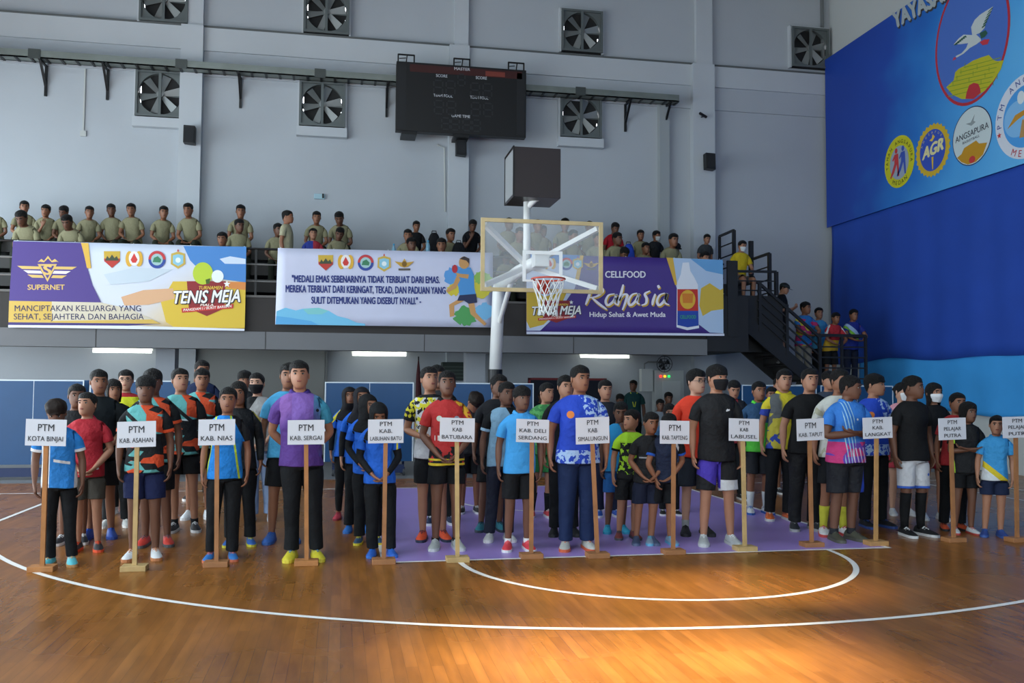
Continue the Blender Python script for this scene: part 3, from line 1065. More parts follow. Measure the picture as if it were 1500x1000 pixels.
def logo_row(z, cs, r, parent, five=True):
    """the round and shield emblems along a banner's top"""
    for k, (x, y) in enumerate(cs):
        g = .006
        if k == 0:      # shield: yellow top, dark hills, red base
            sh = [(-r * .95, -r * .85), (r * .95, -r * .85), (r * .9, r * .3), (0, r * 1.1), (-r * .9, r * .3)]
            e = P(z, [(x + a, y + c) for a, c in sh], '#c8a73a', parent, g, 'emblem')
            P(z, [(x - r * .92, y), (x + r * .92, y), (x + r * .9, y + r * .3), (x, y + r * 1.1), (x - r * .9, y + r * .3)], '#b8392f', e, .008)
            P(z, [(x - r * .8, y + r * .25), (x - r * .55, y - r * .3), (x - r * .3, y), (x, y - r * .45), (x + r * .3, y - r * .05), (x + r * .55, y - r * .3), (x + r * .8, y + r * .25)], '#3f4a34', e, .009)
        elif k == 1:    # wreath with red flame
            e = disc(z, x - r * .55, y, r * .45, r * .9, '#d9a93a', parent, g, 'emblem')
            disc(z, x + r * .55, y, r * .45, r * .9, '#d9a93a', e, g)
            disc(z, x, y - r * .05, r * .62, r * .85, '#e9e6e4', e, .008)
            P(z, [(x - r * .4, y + r * .1), (x, y - r * .65), (x + r * .4, y + r * .1), (x + r * .2, y + r * .45), (x - r * .2, y + r * .45)], '#cc3a34', e, .009)
        elif k == 2:    # round seal, red over blue, green centre
            e = disc(z, x, y, r, r * 1.02, '#2f4a9a', parent, g, 'emblem')
            P(z, [(x + r * math.cos(a * math.pi / 12), y - r * math.sin(a * math.pi / 12)) for a in range(13)], '#c23b3f', e, .007)
            disc(z, x, y, r * .68, r * .68, '#9fc3c4', e, .008)
            P(z, [(x - r * .5, y + r * .3), (x - r * .35, y - r * .2), (x + r * .1, y - r * .4), (x + r * .5, y), (x + r * .4, y + r * .35)], '#3d7f5c', e, .009)
        elif k == 3:    # pale blue crest with gold rim
            e = P(z, [(x - r * .8, y - r * .7), (x, y - r * .95), (x + r * .8, y - r * .7), (x + r * .85, y + r * .5), (x, y + r * 1.05), (x - r * .85, y + r * .5)], '#c8ab4e', parent, g, 'emblem')
            P(z, [(x - r * .6, y - r * .5), (x, y - r * .65), (x + r * .6, y - r * .5), (x + r * .6, y + r * .4), (x, y + r * .75), (x - r * .6, y + r * .4)], '#8cc4d8', e, .008)
            disc(z, x, y + r * .05, r * .3, r * .3, '#e2ecec', e, .009)
            P(z, [(x - r * .13, y - r * .95), (x, y - r * 1.25), (x + r * .13, y - r * .95)], '#c23b3f', e, .009)
        else:           # winged gold badge
            e = P(z, [(x - r * 1.25, y - r * .35), (x - r * .3, y - r * .2), (x, y - r * .7), (x + r * .3, y - r * .2), (x + r * 1.25, y - r * .35), (x + r * .5, y + r * .3), (x, y + r * .45), (x - r * .5, y + r * .3)], '#c39a3c', parent, g, 'emblem')
            disc(z, x, y, r * .3, r * .35, '#7a5a22', e, .008)
            P(z, [(x - r * .75, y + r * .55), (x + r * .75, y + r * .55), (x + r * .75, y + r * .8), (x - r * .75, y + r * .8)], '#5b5348', e, .008)


def tenis_logo(z, x0, x1, yb, yt, parent, k, ball=True):
    """the shield-and-racket tournament mark; k = size of a unit in this map"""
    w_ = x1 - x0
    cx = (x0 + x1) / 2
    e = P(z, [(cx - w_ * .30, yt - 2.0 * k), (cx + w_ * .28, yt - 2.0 * k), (cx + w_ * .26, yb + 1.0 * k), (cx, yb + 2.6 * k), (cx - w_ * .27, yb + 1.0 * k)], '#8f2a2e', parent, .008, 'tournament_mark')
    if ball:
        disc(z, cx - w_ * .06, yt - 3.6 * k, w_ * .15, 2.3 * k, '#b9d03a', e, .010)
        P(z, [(cx - w_ * .02, yt - 2.3 * k), (cx + .0 * k + w_ * .05, yt - 2.6 * k), (cx + w_ * .04, yt - 1.5 * k), (cx - w_ * .01, yt - 1.4 * k)], '#47601f', e, .011)
        disc(z, cx + w_ * .16, yt - 3.0 * k, w_ * .09, 1.3 * k, '#eaf2f2', e, .011)
    T(z, 'TURNAMEN', cx - w_ * .12, cx + w_ * .24, yt - .3 * k, yt - 1.0 * k, '#e9c64a', e, .012, .02, .2)
    for (dx, dy) in ((-.1, 0), (.1, 0), (0, -.1), (0, .1), (.16, .16)):
        T(z, 'TENIS MEJA', x0 + dx * k, x1 + dx * k, yb + dy * k, yt + dy * k, '#3a2a30', e, .0125, .05, .25, .35 * k)
    T(z, 'TENIS MEJA', x0, x1, yb, yt, '#f3f3f0', e, .014, .03, .25, .35 * k)
    T(z, 'PIALA', cx - w_ * .1, cx + w_ * .1, yb + .55 * k, yb + .05 * k, '#f0e6d8', e, .013, .03, .2)
    P(z, [(cx - w_ * .38, yb + 1.0 * k), (cx + w_ * .40, yb + .1 * k), (cx + w_ * .39, yb + 1.0 * k), (cx - w_ * .37, yb + 1.9 * k)], '#c63a33', e, .013)
    T(z, 'PANGDAM I / BUKIT BARISAN', cx - w_ * .35, cx + w_ * .37, yb + 1.62 * k, yb + 1.1 * k, '#f6efe8', e, .015, .02, .1, .85 * k)
    st_ = [(cx + w_ * .30 + (.75 if j % 2 == 0 else .32) * k * math.sin(j * math.pi / 5), yt - 1.4 * k - (.75 if j % 2 == 0 else .32) * k * math.cos(j * math.pi / 5)) for j in range(10)]
    P(z, st_, '#f4f4f4', e, .013)


# --- banner 1
z = zmap(0, 260, 3.947)
soft1 = Pat('banner_sky_and_gold_print', '#d4d8e4', [(('g', 1, -1.2, -10.2, -8.3, .5), '#dcb84a'), (('g', -.2, 1, 4.0, 5.4, .5), '#cfd9ea')], .5, bump=0)
b1 = banner('banner', 'purple and gold banner with winged diamond crest, leftmost on the gallery rail', ((20, 352), (360, 361.5), (358, 484), (12, 479.5)), soft1)
P(z, [(1060, 395), (1424, 399), (1421, 605), (1300, 590), (1180, 560), (1100, 480)], '#4a86c9', b1, .002)
P(z, [(1270, 470), (1330, 455), (1420, 470), (1420, 500), (1300, 498)], '#cfdcec', b1, .003)
P(z, [(960, 835), (930, 720), (1000, 600), (1150, 600), (1421, 605), (1415, 870), (1010, 866)], '#d8b83e', b1, .0025)
P(z, [(1230, 600), (1421, 605), (1420, 650), (1330, 640)], '#d98a48', b1, .003)
P(z, [(700, 690), (830, 650), (1000, 640), (1010, 700), (860, 735), (720, 740)], '#d8ab84', b1, .003)
P(z, [(600, 560), (780, 520), (1000, 530), (860, 600), (640, 620)], '#c3d0da', b1, .0028)
P(z, [(76, 367), (468, 377), (485, 440), (505, 520), (535, 620), (585, 722), (53, 712)], '#4d3b84', b1, .003)
P(z, [(468, 377), (512, 379), (518, 450), (528, 525), (503, 523), (485, 440)], '#d9b048', b1, .004)
P(z, [(53, 712), (585, 722), (760, 760), (930, 845), (49, 836)], '#cfae54', b1, .004)
P(z, [(300, 716), (585, 722), (760, 760), (880, 820), (300, 828)], '#cfc6b0', b1, .0045)
P(z, [(49, 836), (930, 845), (740, 856), (48, 852)], '#3c2f70', b1, .0045)
P(z, [(48, 852), (740, 856), (1414, 874), (1413, 886), (47, 863)], '#dfe4f0', b1, .0045)
T(z, 'MANCIPTAKAN KELUARGA YANG', 85, 815, 772, 738, '#2e2c55', b1, .006, .006)
T(z, 'SEHAT, SEJAHTERA DAN BAHAGIA', 80, 832, 820, 786, '#2e2c55', b1, .006, .006)
g = '#d8b76a'
cr = P(z, [(218, 500), (330, 500), (275, 603)], g, b1, .006, 'winged_crest')
P(z, [(236, 510), (314, 510), (275, 585)], '#4d3b84', cr, .007)
T(z, 'S', 250, 302, 560, 505, g, cr, .008, .05)
for k, (xa, ya) in enumerate(((100, 510), (135, 535), (158, 560))):
    P(z, [(xa, ya), (228 + k * 8, ya + 4), (238 + k * 8, ya + 20), (xa + 28, ya + 18)], g if k != 1 else '#e8e2d8', cr, .006)
    P(z, [(445 - (xa - 100), ya + 6), (322 - k * 8, ya + 4), (312 - k * 8, ya + 20), (417 - (xa - 100), ya + 22)], g if k != 1 else '#e8e2d8', cr, .006)
P(z, [(218, 490), (240, 470), (255, 482), (278, 452), (300, 482), (318, 470), (340, 490), (330, 486), (300, 490), (278, 468), (255, 490), (232, 486)], g, cr, .006)
T(z, 'SUPERNET', 160, 375, 648, 618, g, b1, .006, .025)
logo_row(z, ((648, 468), (776, 470), (908, 474), (1030, 475)), 50, b1)
tenis_logo(z, 1003, 1390, 728, 655, b1, 28)

# --- banner 2
z = zmap(360, 260, 3.947)
pl2 = Pat('banner_pale_watercolour', '#c3c8de', [(('and', ('d', 1, -.0, -5, -2.4), ('g', .28, 1, 2.52, 1.75, .4)), '#6db7e0')], .5, bump=0)
b2 = banner('banner', 'pale banner with blue motto lettering and a painted player, middle of the rail', ((407, 363), (722, 370), (722, 479.5), (403, 475)), mat('banner_pale_sheet', '#c6cae0', .5, var=.03))
P(z, [(172, 848), (178, 772), (230, 752), (290, 768), (330, 758), (420, 752), (480, 770), (530, 800), (590, 815), (640, 838), (690, 845), (690, 856)], '#74bfe2', b2, .003)
P(z, [(330, 760), (420, 752), (480, 770), (440, 790), (360, 790)], '#7fc7c9', b2, .004)
P(z, [(172, 848), (176, 800), (260, 810), (380, 830), (420, 852)], '#5ba9dc', b2, .0042)
logo_row(z, ((462, 487), (578, 488), (693, 492), (800, 496), (917, 500)), 46, b2)
nv = '#26357a'
T(z, '"MEDALI EMAS SEBENARNYA TIDAK TERBUAT DARI EMAS.', 266, 1122, 604, 562, nv, b2, .006, .045, 0, -6)
T(z, 'MEREKA TERBUAT DARI KERINGAT, TEKAD, DAN PADUAN YANG', 230, 1156, 662, 620, nv, b2, .006, .045, 0, -10)
T(z, 'SULIT DITEMUKAN YANG DISEBUT NYALI." -', 378, 1014, 728, 686, nv, b2, .006, .045, 0, -4)


def splat(z, x, y, rx, ry, col, parent, lift, seed, n=30, jag=.35):
    rd = random.Random(seed)
    return P(z, [(x + rx * math.cos(2 * math.pi * k / n) * (1 - jag * rd.random()), y + ry * math.sin(2 * math.pi * k / n) * (1 - jag * rd.random())) for k in range(n)], col, parent, lift, 'paint_splash')


splat(z, 1215, 570, 75, 75, '#5b9bd8', b2, .003, 1)
splat(z, 1330, 640, 110, 70, '#cfc546', b2, .0032, 2, jag=.25)
splat(z, 1370, 580, 65, 45, '#8fb95a', b2, .0034, 3)
splat(z, 1200, 650, 50, 40, '#d2c23c', b2, .0036, 4)
splat(z, 1270, 800, 80, 65, '#4f9b58', b2, .003, 5)
splat(z, 1375, 775, 65, 60, '#79b8e0', b2, .0032, 6)
sk = '#c9975e'
pf_ = P(z, [(1215, 560), (1250, 520), (1300, 520), (1318, 560), (1322, 640), (1330, 675), (1235, 680), (1228, 620)], '#4f93cf', b2, .006, 'painted_player')
disc(z, 1262, 492, 30, 36, sk, pf_, .007)
P(z, [(1235, 470), (1262, 455), (1292, 468), (1292, 500), (1275, 480)], '#3c3438', pf_, .008)
P(z, [(1235, 680), (1332, 672), (1338, 722), (1290, 730), (1262, 712), (1222, 712)], '#2b3354', pf_, .007)
P(z, [(1285, 725), (1320, 722), (1330, 780), (1392, 845), (1380, 856), (1300, 790)], sk, pf_, .0065)
P(z, [(1225, 705), (1262, 712), (1205, 740), (1205, 800), (1180, 805), (1175, 735)], sk, pf_, .0065)
P(z, [(1222, 560), (1240, 590), (1215, 640), (1165, 665), (1160, 650), (1200, 615)], sk, pf_, .0068)
disc(z, 1208, 528, 16, 24, '#b8323a', pf_, .009)
P(z, [(1210, 548), (1240, 556), (1290, 560), (1285, 585), (1230, 575)], sk, pf_, .0075)

# --- banner 3
z = zmap(700, 260, 3.947)
b3 = banner('banner', 'purple banner with script lettering and a white bottle, rightmost on the rail', ((771, 372), (1058, 380), (1060, 492), (771, 488)), mat('banner_purple_sheet', '#473385', .5, var=.04))
P(z, [(281, 440), (500, 445), (612, 450), (580, 560), (560, 640), (450, 800), (360, 885), (281, 885)], '#c4d0e6', b3, .002)
P(z, [(281, 440), (500, 445), (612, 450), (600, 500), (281, 490)], '#4f86c6', b3, .003)
P(z, [(281, 660), (330, 640), (380, 690), (520, 650), (470, 760), (380, 850), (300, 870), (281, 830)], '#d3b23e', b3, .0032)
P(z, [(612, 450), (590, 450), (560, 600), (585, 590)], '#d9b048', b3, .0034)
P(z, [(1100, 463), (1416, 476), (1420, 900), (1340, 896), (1200, 790), (1150, 640), (1118, 540)], '#b4cbe6', b3, .002)
P(z, [(1230, 470), (1416, 476), (1417, 560), (1320, 540)], '#6aa5d8', b3, .003)
P(z, [(1290, 640), (1340, 610), (1400, 650), (1418, 640), (1420, 760), (1350, 770), (1300, 800), (1280, 740)], '#d2b344', b3, .003)
P(z, [(1090, 463), (1128, 464), (1152, 620), (1140, 622)], '#d9b048', b3, .004)
P(z, [(281, 890), (1424, 902), (1425, 915), (281, 905)], '#dbdff0', b3, .004)
logo_row(z, ((325, 500), (415, 498), (512, 499), (577, 499), (655, 505)), 36, b3)
T(z, 'CELLFOOD', 735, 970, 578, 540, '#eceaf4', b3, .006, .03)
T(z, 'Hidup Sehat & Awet Muda', 645, 1085, 805, 776, '#f2f0f8', b3, .006, .022)


def brush(z, pts, w0, col, parent, lift, name='brush_letter'):
    """a brush stroke: a flat ribbon through points that swells and tapers"""
    n = len(pts)
    dense = []
    for i in range(n - 1):
        p0, p1, p2, p3 = pts[max(i - 1, 0)], pts[i], pts[i + 1], pts[min(i + 2, n - 1)]
        for k in range(6):
            t = k / 6
            dense.append(tuple(.5 * ((2 * p1[c]) + (-p0[c] + p2[c]) * t + (2 * p0[c] - 5 * p1[c] + 4 * p2[c] - p3[c]) * t * t + (-p0[c] + 3 * p1[c] - 3 * p2[c] + p3[c]) * t ** 3) for c in (0, 1)))
    dense.append(pts[-1])
    b = MB()
    prev = None
    m_ = len(dense)
    nn = V(NB) * lift
    for i, p in enumerate(dense):
        a, c = dense[max(i - 1, 0)], dense[min(i + 1, m_ - 1)]
        t = V((c[0] - a[0], c[1] - a[1]))
        t = t.normalized() if t.length > 1e-6 else V((1, 0))
        w_ = w0 * (.45 + .55 * math.sin(math.pi * min(1, max(0, (i + .6) / m_)))) * (.8 + .35 * abs(t.y))
        r_ = b.ring([z(p[0] - t.y * w_ / 2, p[1] + t.x * w_ / 2) + nn, z(p[0] + t.y * w_ / 2, p[1] - t.x * w_ / 2) + nn])
        if prev:
            b.face((prev[0], prev[1], r_[1], r_[0]))
        prev = r_
    return b.build(name, pm(col), parent)


RAH = [[(655, 640), (640, 690), (622, 735)], [(640, 650), (700, 632), (722, 655), (690, 685), (645, 695)], [(660, 695), (700, 730), (745, 762)],
       [(790, 672), (755, 680), (738, 715), (752, 738), (785, 712), (800, 675), (790, 720), (805, 735)],
       [(840, 618), (825, 680), (808, 740)], [(815, 715), (840, 678), (862, 680), (852, 720), (835, 765)],
       [(920, 668), (890, 678), (870, 715), (882, 738), (912, 712), (930, 672), (920, 720), (935, 732)],
       [(995, 655), (965, 672), (975, 700), (970, 728), (945, 738)], [(1025, 672), (1012, 712), (1008, 738)],
       [(1080, 668), (1050, 680), (1035, 715), (1048, 738), (1078, 710), (1092, 668), (1080, 720), (1105, 735)], [(1040, 622), (1048, 640)]]
for s_ in RAH:
    brush(z, [(x + 5, y + 7) for x, y in s_], 17, '#cfa53e', b3, .006)
for s_ in RAH:
    brush(z, s_, 14, '#f1eef6', b3, .008)
tenis_logo(z, 312, 596, 795, 745, b3, 17, ball=False)
bt = P(z, [(1183, 492), (1220, 490), (1228, 540), (1250, 575), (1272, 620), (1278, 870), (1210, 882), (1148, 865), (1150, 610), (1172, 560)], '#e6eaf2', b3, .006, 'printed_bottle')
P(z, [(1153, 645), (1270, 645), (1274, 770), (1153, 770)], '#c8382f', bt, .008)
disc(z, 1212, 705, 45, 55, '#e3b23c', bt, .009)
P(z, [(1180, 670), (1245, 670), (1240, 725), (1185, 725)], '#d9822f', bt, .010)
P(z, [(1153, 770), (1274, 770), (1276, 855), (1212, 866), (1153, 852)], '#2a4aa8', bt, .008)
T(z, 'CELLFOOD', 1168, 1260, 815, 795, '#3fa06a', bt, .011, .03)

# ================================================================== right wall: curtain and sponsor banner
m_cur = mat('deep_blue_curtain', '#1a46a8', .75, var=.06, vscale=1.5, bump=.1, bscale=5)
m_cur2 = mat('light_blue_curtain', '#3598e0', .7, var=.06, vscale=1.5, bump=.1, bscale=5)


def curtain(name, y0, y1, z0, z1, x, m, label, amp, seed, wavy=.0, sagz=0.0):
    ny, nz = 150, 14
    b = MB()
    for j in range(nz + 1):
        for i in range(ny + 1):
            u_, v_ = i / ny, j / nz
            y = y0 + (y1 - y0) * u_
            a = amp * (.45 + .55 * v_)
            dx = a * (math.sin(y * 3.1 + seed + .5 * math.sin(y * .9)) * .6 + .4 * math.sin(y * 7.3 + 2 * seed))
            zz = z1 + (z0 - z1) * v_ + sagz * math.sin(y * 1.3 + seed) * v_ + wavy * math.sin(y * 2.2 + 1.0) * v_
            b.add((x + dx, y + .05 * math.sin(zz * 2.1) * (1 if i == 0 else 0), zz))
    for j in range(nz):
        for i in range(ny):
            a = j * (ny + 1) + i
            b.face((a, a + 1, a + ny + 2, a + ny + 1))
    o = b.build(name, m, None, smooth=True, solid=.01)
    return tag(o, label, 'curtain')


curtain('curtain', 8.3, -14, 2.18, 5.75, 9.16, m_cur, 'deep blue curtain hanging along the right wall below the sponsor banner', .035, .3, .03, .03)
curtain('curtain', 7.2, -14, 1.08, 2.35, 9.20, m_cur2, 'light blue cloth hanging below the deep blue curtain', .03, 1.7, .0, .05)
XR = 9.08
sb2 = wroot('sponsor_banner', (XR, 2, 5.6), 'huge blue banner with round club emblems high on the right wall', 'banner')
bgp = Pat('blue_glow_print', '#1e4fae', [], .5, bump=0)
m = bgp.m
nt = bgp.nt
rmp = nd(nt, 'ShaderNodeValToRGB')
e_ = rmp.color_ramp.elements
e_[0].position, e_[0].color = 0.0, lin('#1f429e')
e_[1].position, e_[1].color = 1.0, lin('#63b4ea')
for pos, c in ((.22, '#2149a8'), (.45, '#2872c4'), (.7, '#4a9ee0')):
    q = e_.new(pos)
    q.color = lin(c)
dist = bgp.op('DIVIDE', bgp.op('SUBTRACT', 8.4, bgp.op('ADD', bgp.y, bgp.op('MULTIPLY', bgp.op('SUBTRACT', bgp.z, 6.0), .35))), 7.0, clamp=True)
n_ = nd(nt, 'ShaderNodeTexNoise')
n_.inputs['Scale'].default_value = .9
nt.links.new(bgp.vec, n_.inputs['Vector'])
dist = bgp.op('ADD', dist, bgp.op('MULTIPLY', bgp.op('SUBTRACT', n_.outputs[0], .5), .35))
nt.links.new(dist, rmp.inputs[0])
nt.links.new(rmp.outputs[0], nt.nodes['Principled BSDF'].inputs['Base Color'])
box('sheet', XR, XR + .02, -8, 8.35, 5.58, 9.86, bgp.m, sb2)
NRW = (-1, 0, 0)
UY, UZ = V((0, -1, 0)), V((0, 0, 1))


def RX(x, y):
    return atX(x, y, XR)


def zr(ox, oy, s):
    return lambda x, y: RX(ox + x / s, oy + y / s)


def PR(pts, col, parent, lift, name='printed_shape'):
    return flat(pts, pm(col), parent, lift, name, NRW)


def arc_text(s, c, r, a0, a1, h, col, parent, lift, bold=.02, inward=False):
    """letters set along a circle on the right wall, from angle a0 to a1 (degrees, 0 = right, 90 = up)"""
    b = MB()
    n = len(s)
    for i, ch in enumerate(s):
        if ch == ' ':
            continue
        a = math.radians(a0 + (a1 - a0) * (i + .5) / n)
        vs, fs = text_raw(ch, 0)
        w_ = max(v.x for v in vs)
        rad = UY * math.cos(a) + UZ * math.sin(a)
        tan = UY * math.sin(a) - UZ * math.cos(a)
        if inward:
            rad, tan = -rad, -tan
        o_ = V(c) + (UY * math.cos(a) + UZ * math.sin(a)) * r + V(NRW) * lift
        base = len(b.v)
        for v in vs:
            b.add(o_ + tan * ((v.x - w_ / 2) * h * 1.35) + rad * ((v.y - .35) * h * 1.35))
        for f in fs:
            b.face([base + k for k in f])
    return b.build('arc_lettering', pm(col), parent)


# big oval emblem: crane over a yellow wall with a red gate
EC = V((XR, 3.00, 8.36))
oe = PR(ell(EC, UY, UZ, 1.06, 1.30, 48), '#b3303c', sb2, .004, 'oval_emblem')
PR(ell(EC, UY, UZ, 1.0, 1.24, 48), '#4a6fc0', oe, .006)
z = zr(1280, 0, 6.805)


def ZR(pts, col, parent, lift, name='printed_shape'):
    return PR([z(*q) for q in pts], col, parent, lift, name)


wl = [(725, 870), (800, 800), (815, 720), (850, 685), (920, 650), (990, 605), (1080, 570), (1150, 548), (1200, 600), (1240, 610), (1298, 600), (1270, 690), (1200, 800), (1110, 905), (990, 985), (880, 988), (790, 945)]
ZR(wl, '#b9b52a', oe, .008, 'wall_picture')
for k in range(7):
    y_ = 640 + 48 * k
    ZR([(max(745, 900 - 40 * k), y_ + 30), (1270 - 20 * k, y_ - 70), (1270 - 20 * k, y_ - 62), (max(745, 900 - 40 * k), y_ + 38)], '#7f9a2c', oe, .009)
for k in range(12):
    x_ = 790 + 40 * k
    y_ = 900 - (k * 61) % 200 - 40
    ZR([(x_, y_), (x_ + 6, y_), (x_ + 6, y_ - 45), (x_, y_ - 45)], '#7f9a2c', oe, .009)
ZR([(918, 985), (930, 920), (955, 850), (1000, 825), (1045, 835), (1065, 880), (1070, 925), (1000, 985)], '#b8343c', oe, .010)
cr_ = '#c3cccb'
bird = ZR([(820, 560), (880, 530), (925, 480), (945, 430), (985, 350), (1020, 340), (1070, 385), (1075, 405), (1030, 440), (960, 480), (900, 535), (830, 575)], cr_, oe, .011, 'crane_picture')
ZR([(985, 350), (975, 270), (1010, 200), (1060, 150), (1120, 110), (1195, 65), (1165, 140), (1130, 200), (1110, 280), (1060, 330), (1020, 345)], cr_, bird, .011)
ZR([(985, 350), (900, 345), (850, 385), (800, 445), (870, 440), (950, 430)], cr_, bird, .011)
gd = '#2f5a4a'
for k in range(6):
    t = k / 6
    ZR([(1195 - 90 * t, 68 + 200 * t), (1150 - 80 * t, 110 + 190 * t), (1140 - 70 * t, 130 + 185 * t), (1185 - 80 * t, 90 + 200 * t)], gd, bird, .012)
    ZR([(800 + 110 * t, 448 - 95 * t), (830 + 110 * t, 425 - 85 * t), (842 + 110 * t, 440 - 82 * t), (815 + 110 * t, 452 - 92 * t)], gd, bird, .012)
ZR([(1060, 330), (1120, 300), (1140, 330), (1110, 370), (1075, 385)], gd, bird, .0115)
ZR([(1060, 420), (1105, 395), (1160, 390), (1140, 440), (1090, 452)], '#c43a48', bird, .012)
ZR([(790, 605), (800, 575), (822, 568), (825, 590)], '#b8405c', bird, .012)
# shadows printed under the emblems are part of the print
for px_, py_, rx_, ry_ in ():
    pass
# title lettering with its dark drop
bl, br, tl = RX(1310, 42), RX(1398, -7), RX(1306, 19)
letters('YAYASAN', bl + V((0, -.03, -.05)), br + V((0, -.03, -.05)), tl + V((0, -.03, -.05)), pm('#3a3a40'), sb2, .004, .06)
letters('YAYASAN', bl, br, tl, pm('#a9b2b4'), sb2, .008, .06)
# emblem 1: yellow oval with a red and a blue runner
C1 = V((XR, 5.33, 6.51))
e1 = PR(ell(C1, UY, UZ, .54, .57, 36), '#c9c61f', sb2, .004, 'round_emblem')
PR(ell(C1 + V((0, 0, -.02)), UY, UZ, .34, .37, 30), '#9aa6b4', e1, .006)
for col, o_ in (('#c23a3c', .10), ('#3a55b0', -.14)):
    c = C1 + V((0, o_, .02))
    e1b = PR(ell(c + UZ * .24, UY, UZ, .05, .06, 12), col, e1, .008, 'runner_picture')
    PR([c + UY * a + UZ * d for a, d in ((-.06, .17), (.07, .17), (.08, -.02), (.10, -.33), (.05, -.33), (.01, -.06), (-.08, -.22), (-.2, -.34), (-.23, -.31), (-.07, -.03))], col, e1b, .008)
    PR([c + UY * a + UZ * d for a, d in ((-.06, .17), (-.14, .06), (-.12, .03), (-.03, .1))], col, e1b, .009)
arc_text('TAMAN ANGSAPURA', C1, .44, 195, -15, .085, '#2c3320', e1, .008)
arc_text('MEDAN', C1, .46, 235, 305, .10, '#2c3320', e1, .008, inward=True)
# emblem 2: toothed gold ring around a blue disc
C2 = V((XR, 4.20, 6.47))
gear = []
for k in range(56):
    a = 2 * math.pi * k / 56
    r_ = .56 if k % 2 else .515
    gear.append(C2 + UY * (r_ * math.cos(a)) + UZ * (r_ * math.sin(a)))
e2 = PR(gear, '#cfae2e', sb2, .004, 'round_emblem')
PR(ell(C2, UY, UZ, .41, .43, 36), '#3552b6', e2, .006)
letters('AGR', C2 + UY * -.34 + UZ * -.13, C2 + UY * .36 + UZ * -.06, C2 + UY * -.34 + UZ * .12, pm('#dfd9a0'), e2, .009, .06, .2)
PR([C2 + UY * a + UZ * d for a, d in ((-.03, -.14), (.03, -.14), (.015, -.40), (-.015, -.40))], '#d9b43a', e2, .009)
PR([C2 + UY * a + UZ * d for a, d in ((-.09, .22), (.0, .18), (.09, .26), (.02, .33), (-.01, .25))], '#e0bf4a', e2, .009)
arc_text('ANGSAPURA', C2, .37, 165, 15, .055, '#c9c28a', e2, .008)
# emblem 3: white disc
C3 = V((XR, 3.02, 6.44))
e3 = PR(ell(C3, UY, UZ, .56, .57, 40), '#24305c', sb2, .004, 'round_emblem')
PR(ell(C3, UY, UZ, .54, .55, 40), '#c6d4d6', e3, .006)
letters('ANGSAPURA', C3 + UY * -.47 + UZ * -.02, C3 + UY * .47 + UZ * .03, C3 + UY * -.47 + UZ * .10, pm('#3a3f4a'), e3, .009, .01)
letters('BASKETBALL', C3 + UY * -.26 + UZ * -.10, C3 + UY * .22 + UZ * -.075, C3 + UY * -.26 + UZ * -.05, pm('#596068'), e3, .009, .01)
PR([C3 + UY * a + UZ * d for a, d in ((-.43, -.32), (-.3, -.28), (-.22, -.18), (-.05, -.15), (.12, -.12), (.2, -.2), (.42, -.24), (.30, -.44), (.1, -.53), (-.12, -.53), (-.3, -.44))], '#c08e22', e3, .008)
PR(ell(C3 + UZ * -.46, UY, UZ, .09, .07, 14), '#c23a3c', e3, .009)
PR([C3 + UY * a + UZ * d for a, d in ((-.16, .28), (-.02, .27), (.1, .4), (.06, .28), (.12, .24), (0, .2))], '#8f9a9c', e3, .008)
# emblem 4: white ring, cut by the frame
C4 = V((XR, 1.62, 6.42))
e4 = PR(ell(C4, UY, UZ, .76, .76, 44), '#d3d9e4', sb2, .004, 'round_emblem')
PR(ell(C4, UY, UZ, .56, .56, 40), '#4a9ade', e4, .006)
arc_text('PTM ANGSAPURA', C4, .66, 190, -10, .12, '#2c3f8c', e4, .008, .03)
arc_text('MEDAN', C4, .66, 235, 305, .13, '#b83a44', e4, .008, .03, inward=True)
PR(ell(C4 + UY * -.2 + UZ * .0, UY, UZ, .33, .33, 30), '#7fb8e6', e4, .008)
PR([C4 + UY * a + UZ * d for a, d in ((-.45, -.12), (-.25, .08), (0, .12), (.3, .05), (.2, -.03), (-.05, .02), (-.2, -.02))], '#c08a2c', e4, .010)
PR([C4 + UY * a + UZ * d for a, d in ((-.16, -.36), (-.08, -.05), (.03, -.05), (.05, -.38))], '#b08a54', e4, .010)
PR(ell(C4 + UY * -.1 + UZ * .36, UY, UZ, .09, .12, 14), '#d3dee2', e4, .010)
star = [C4 + UY * (-.66 + (.06 if j % 2 == 0 else .025) * math.sin(j * math.pi / 5)) + UZ * (-.18 + (.06 if j % 2 == 0 else .025) * math.cos(j * math.pi / 5)) for j in range(10)]
PR(star, '#c23a3c', e4, .009)

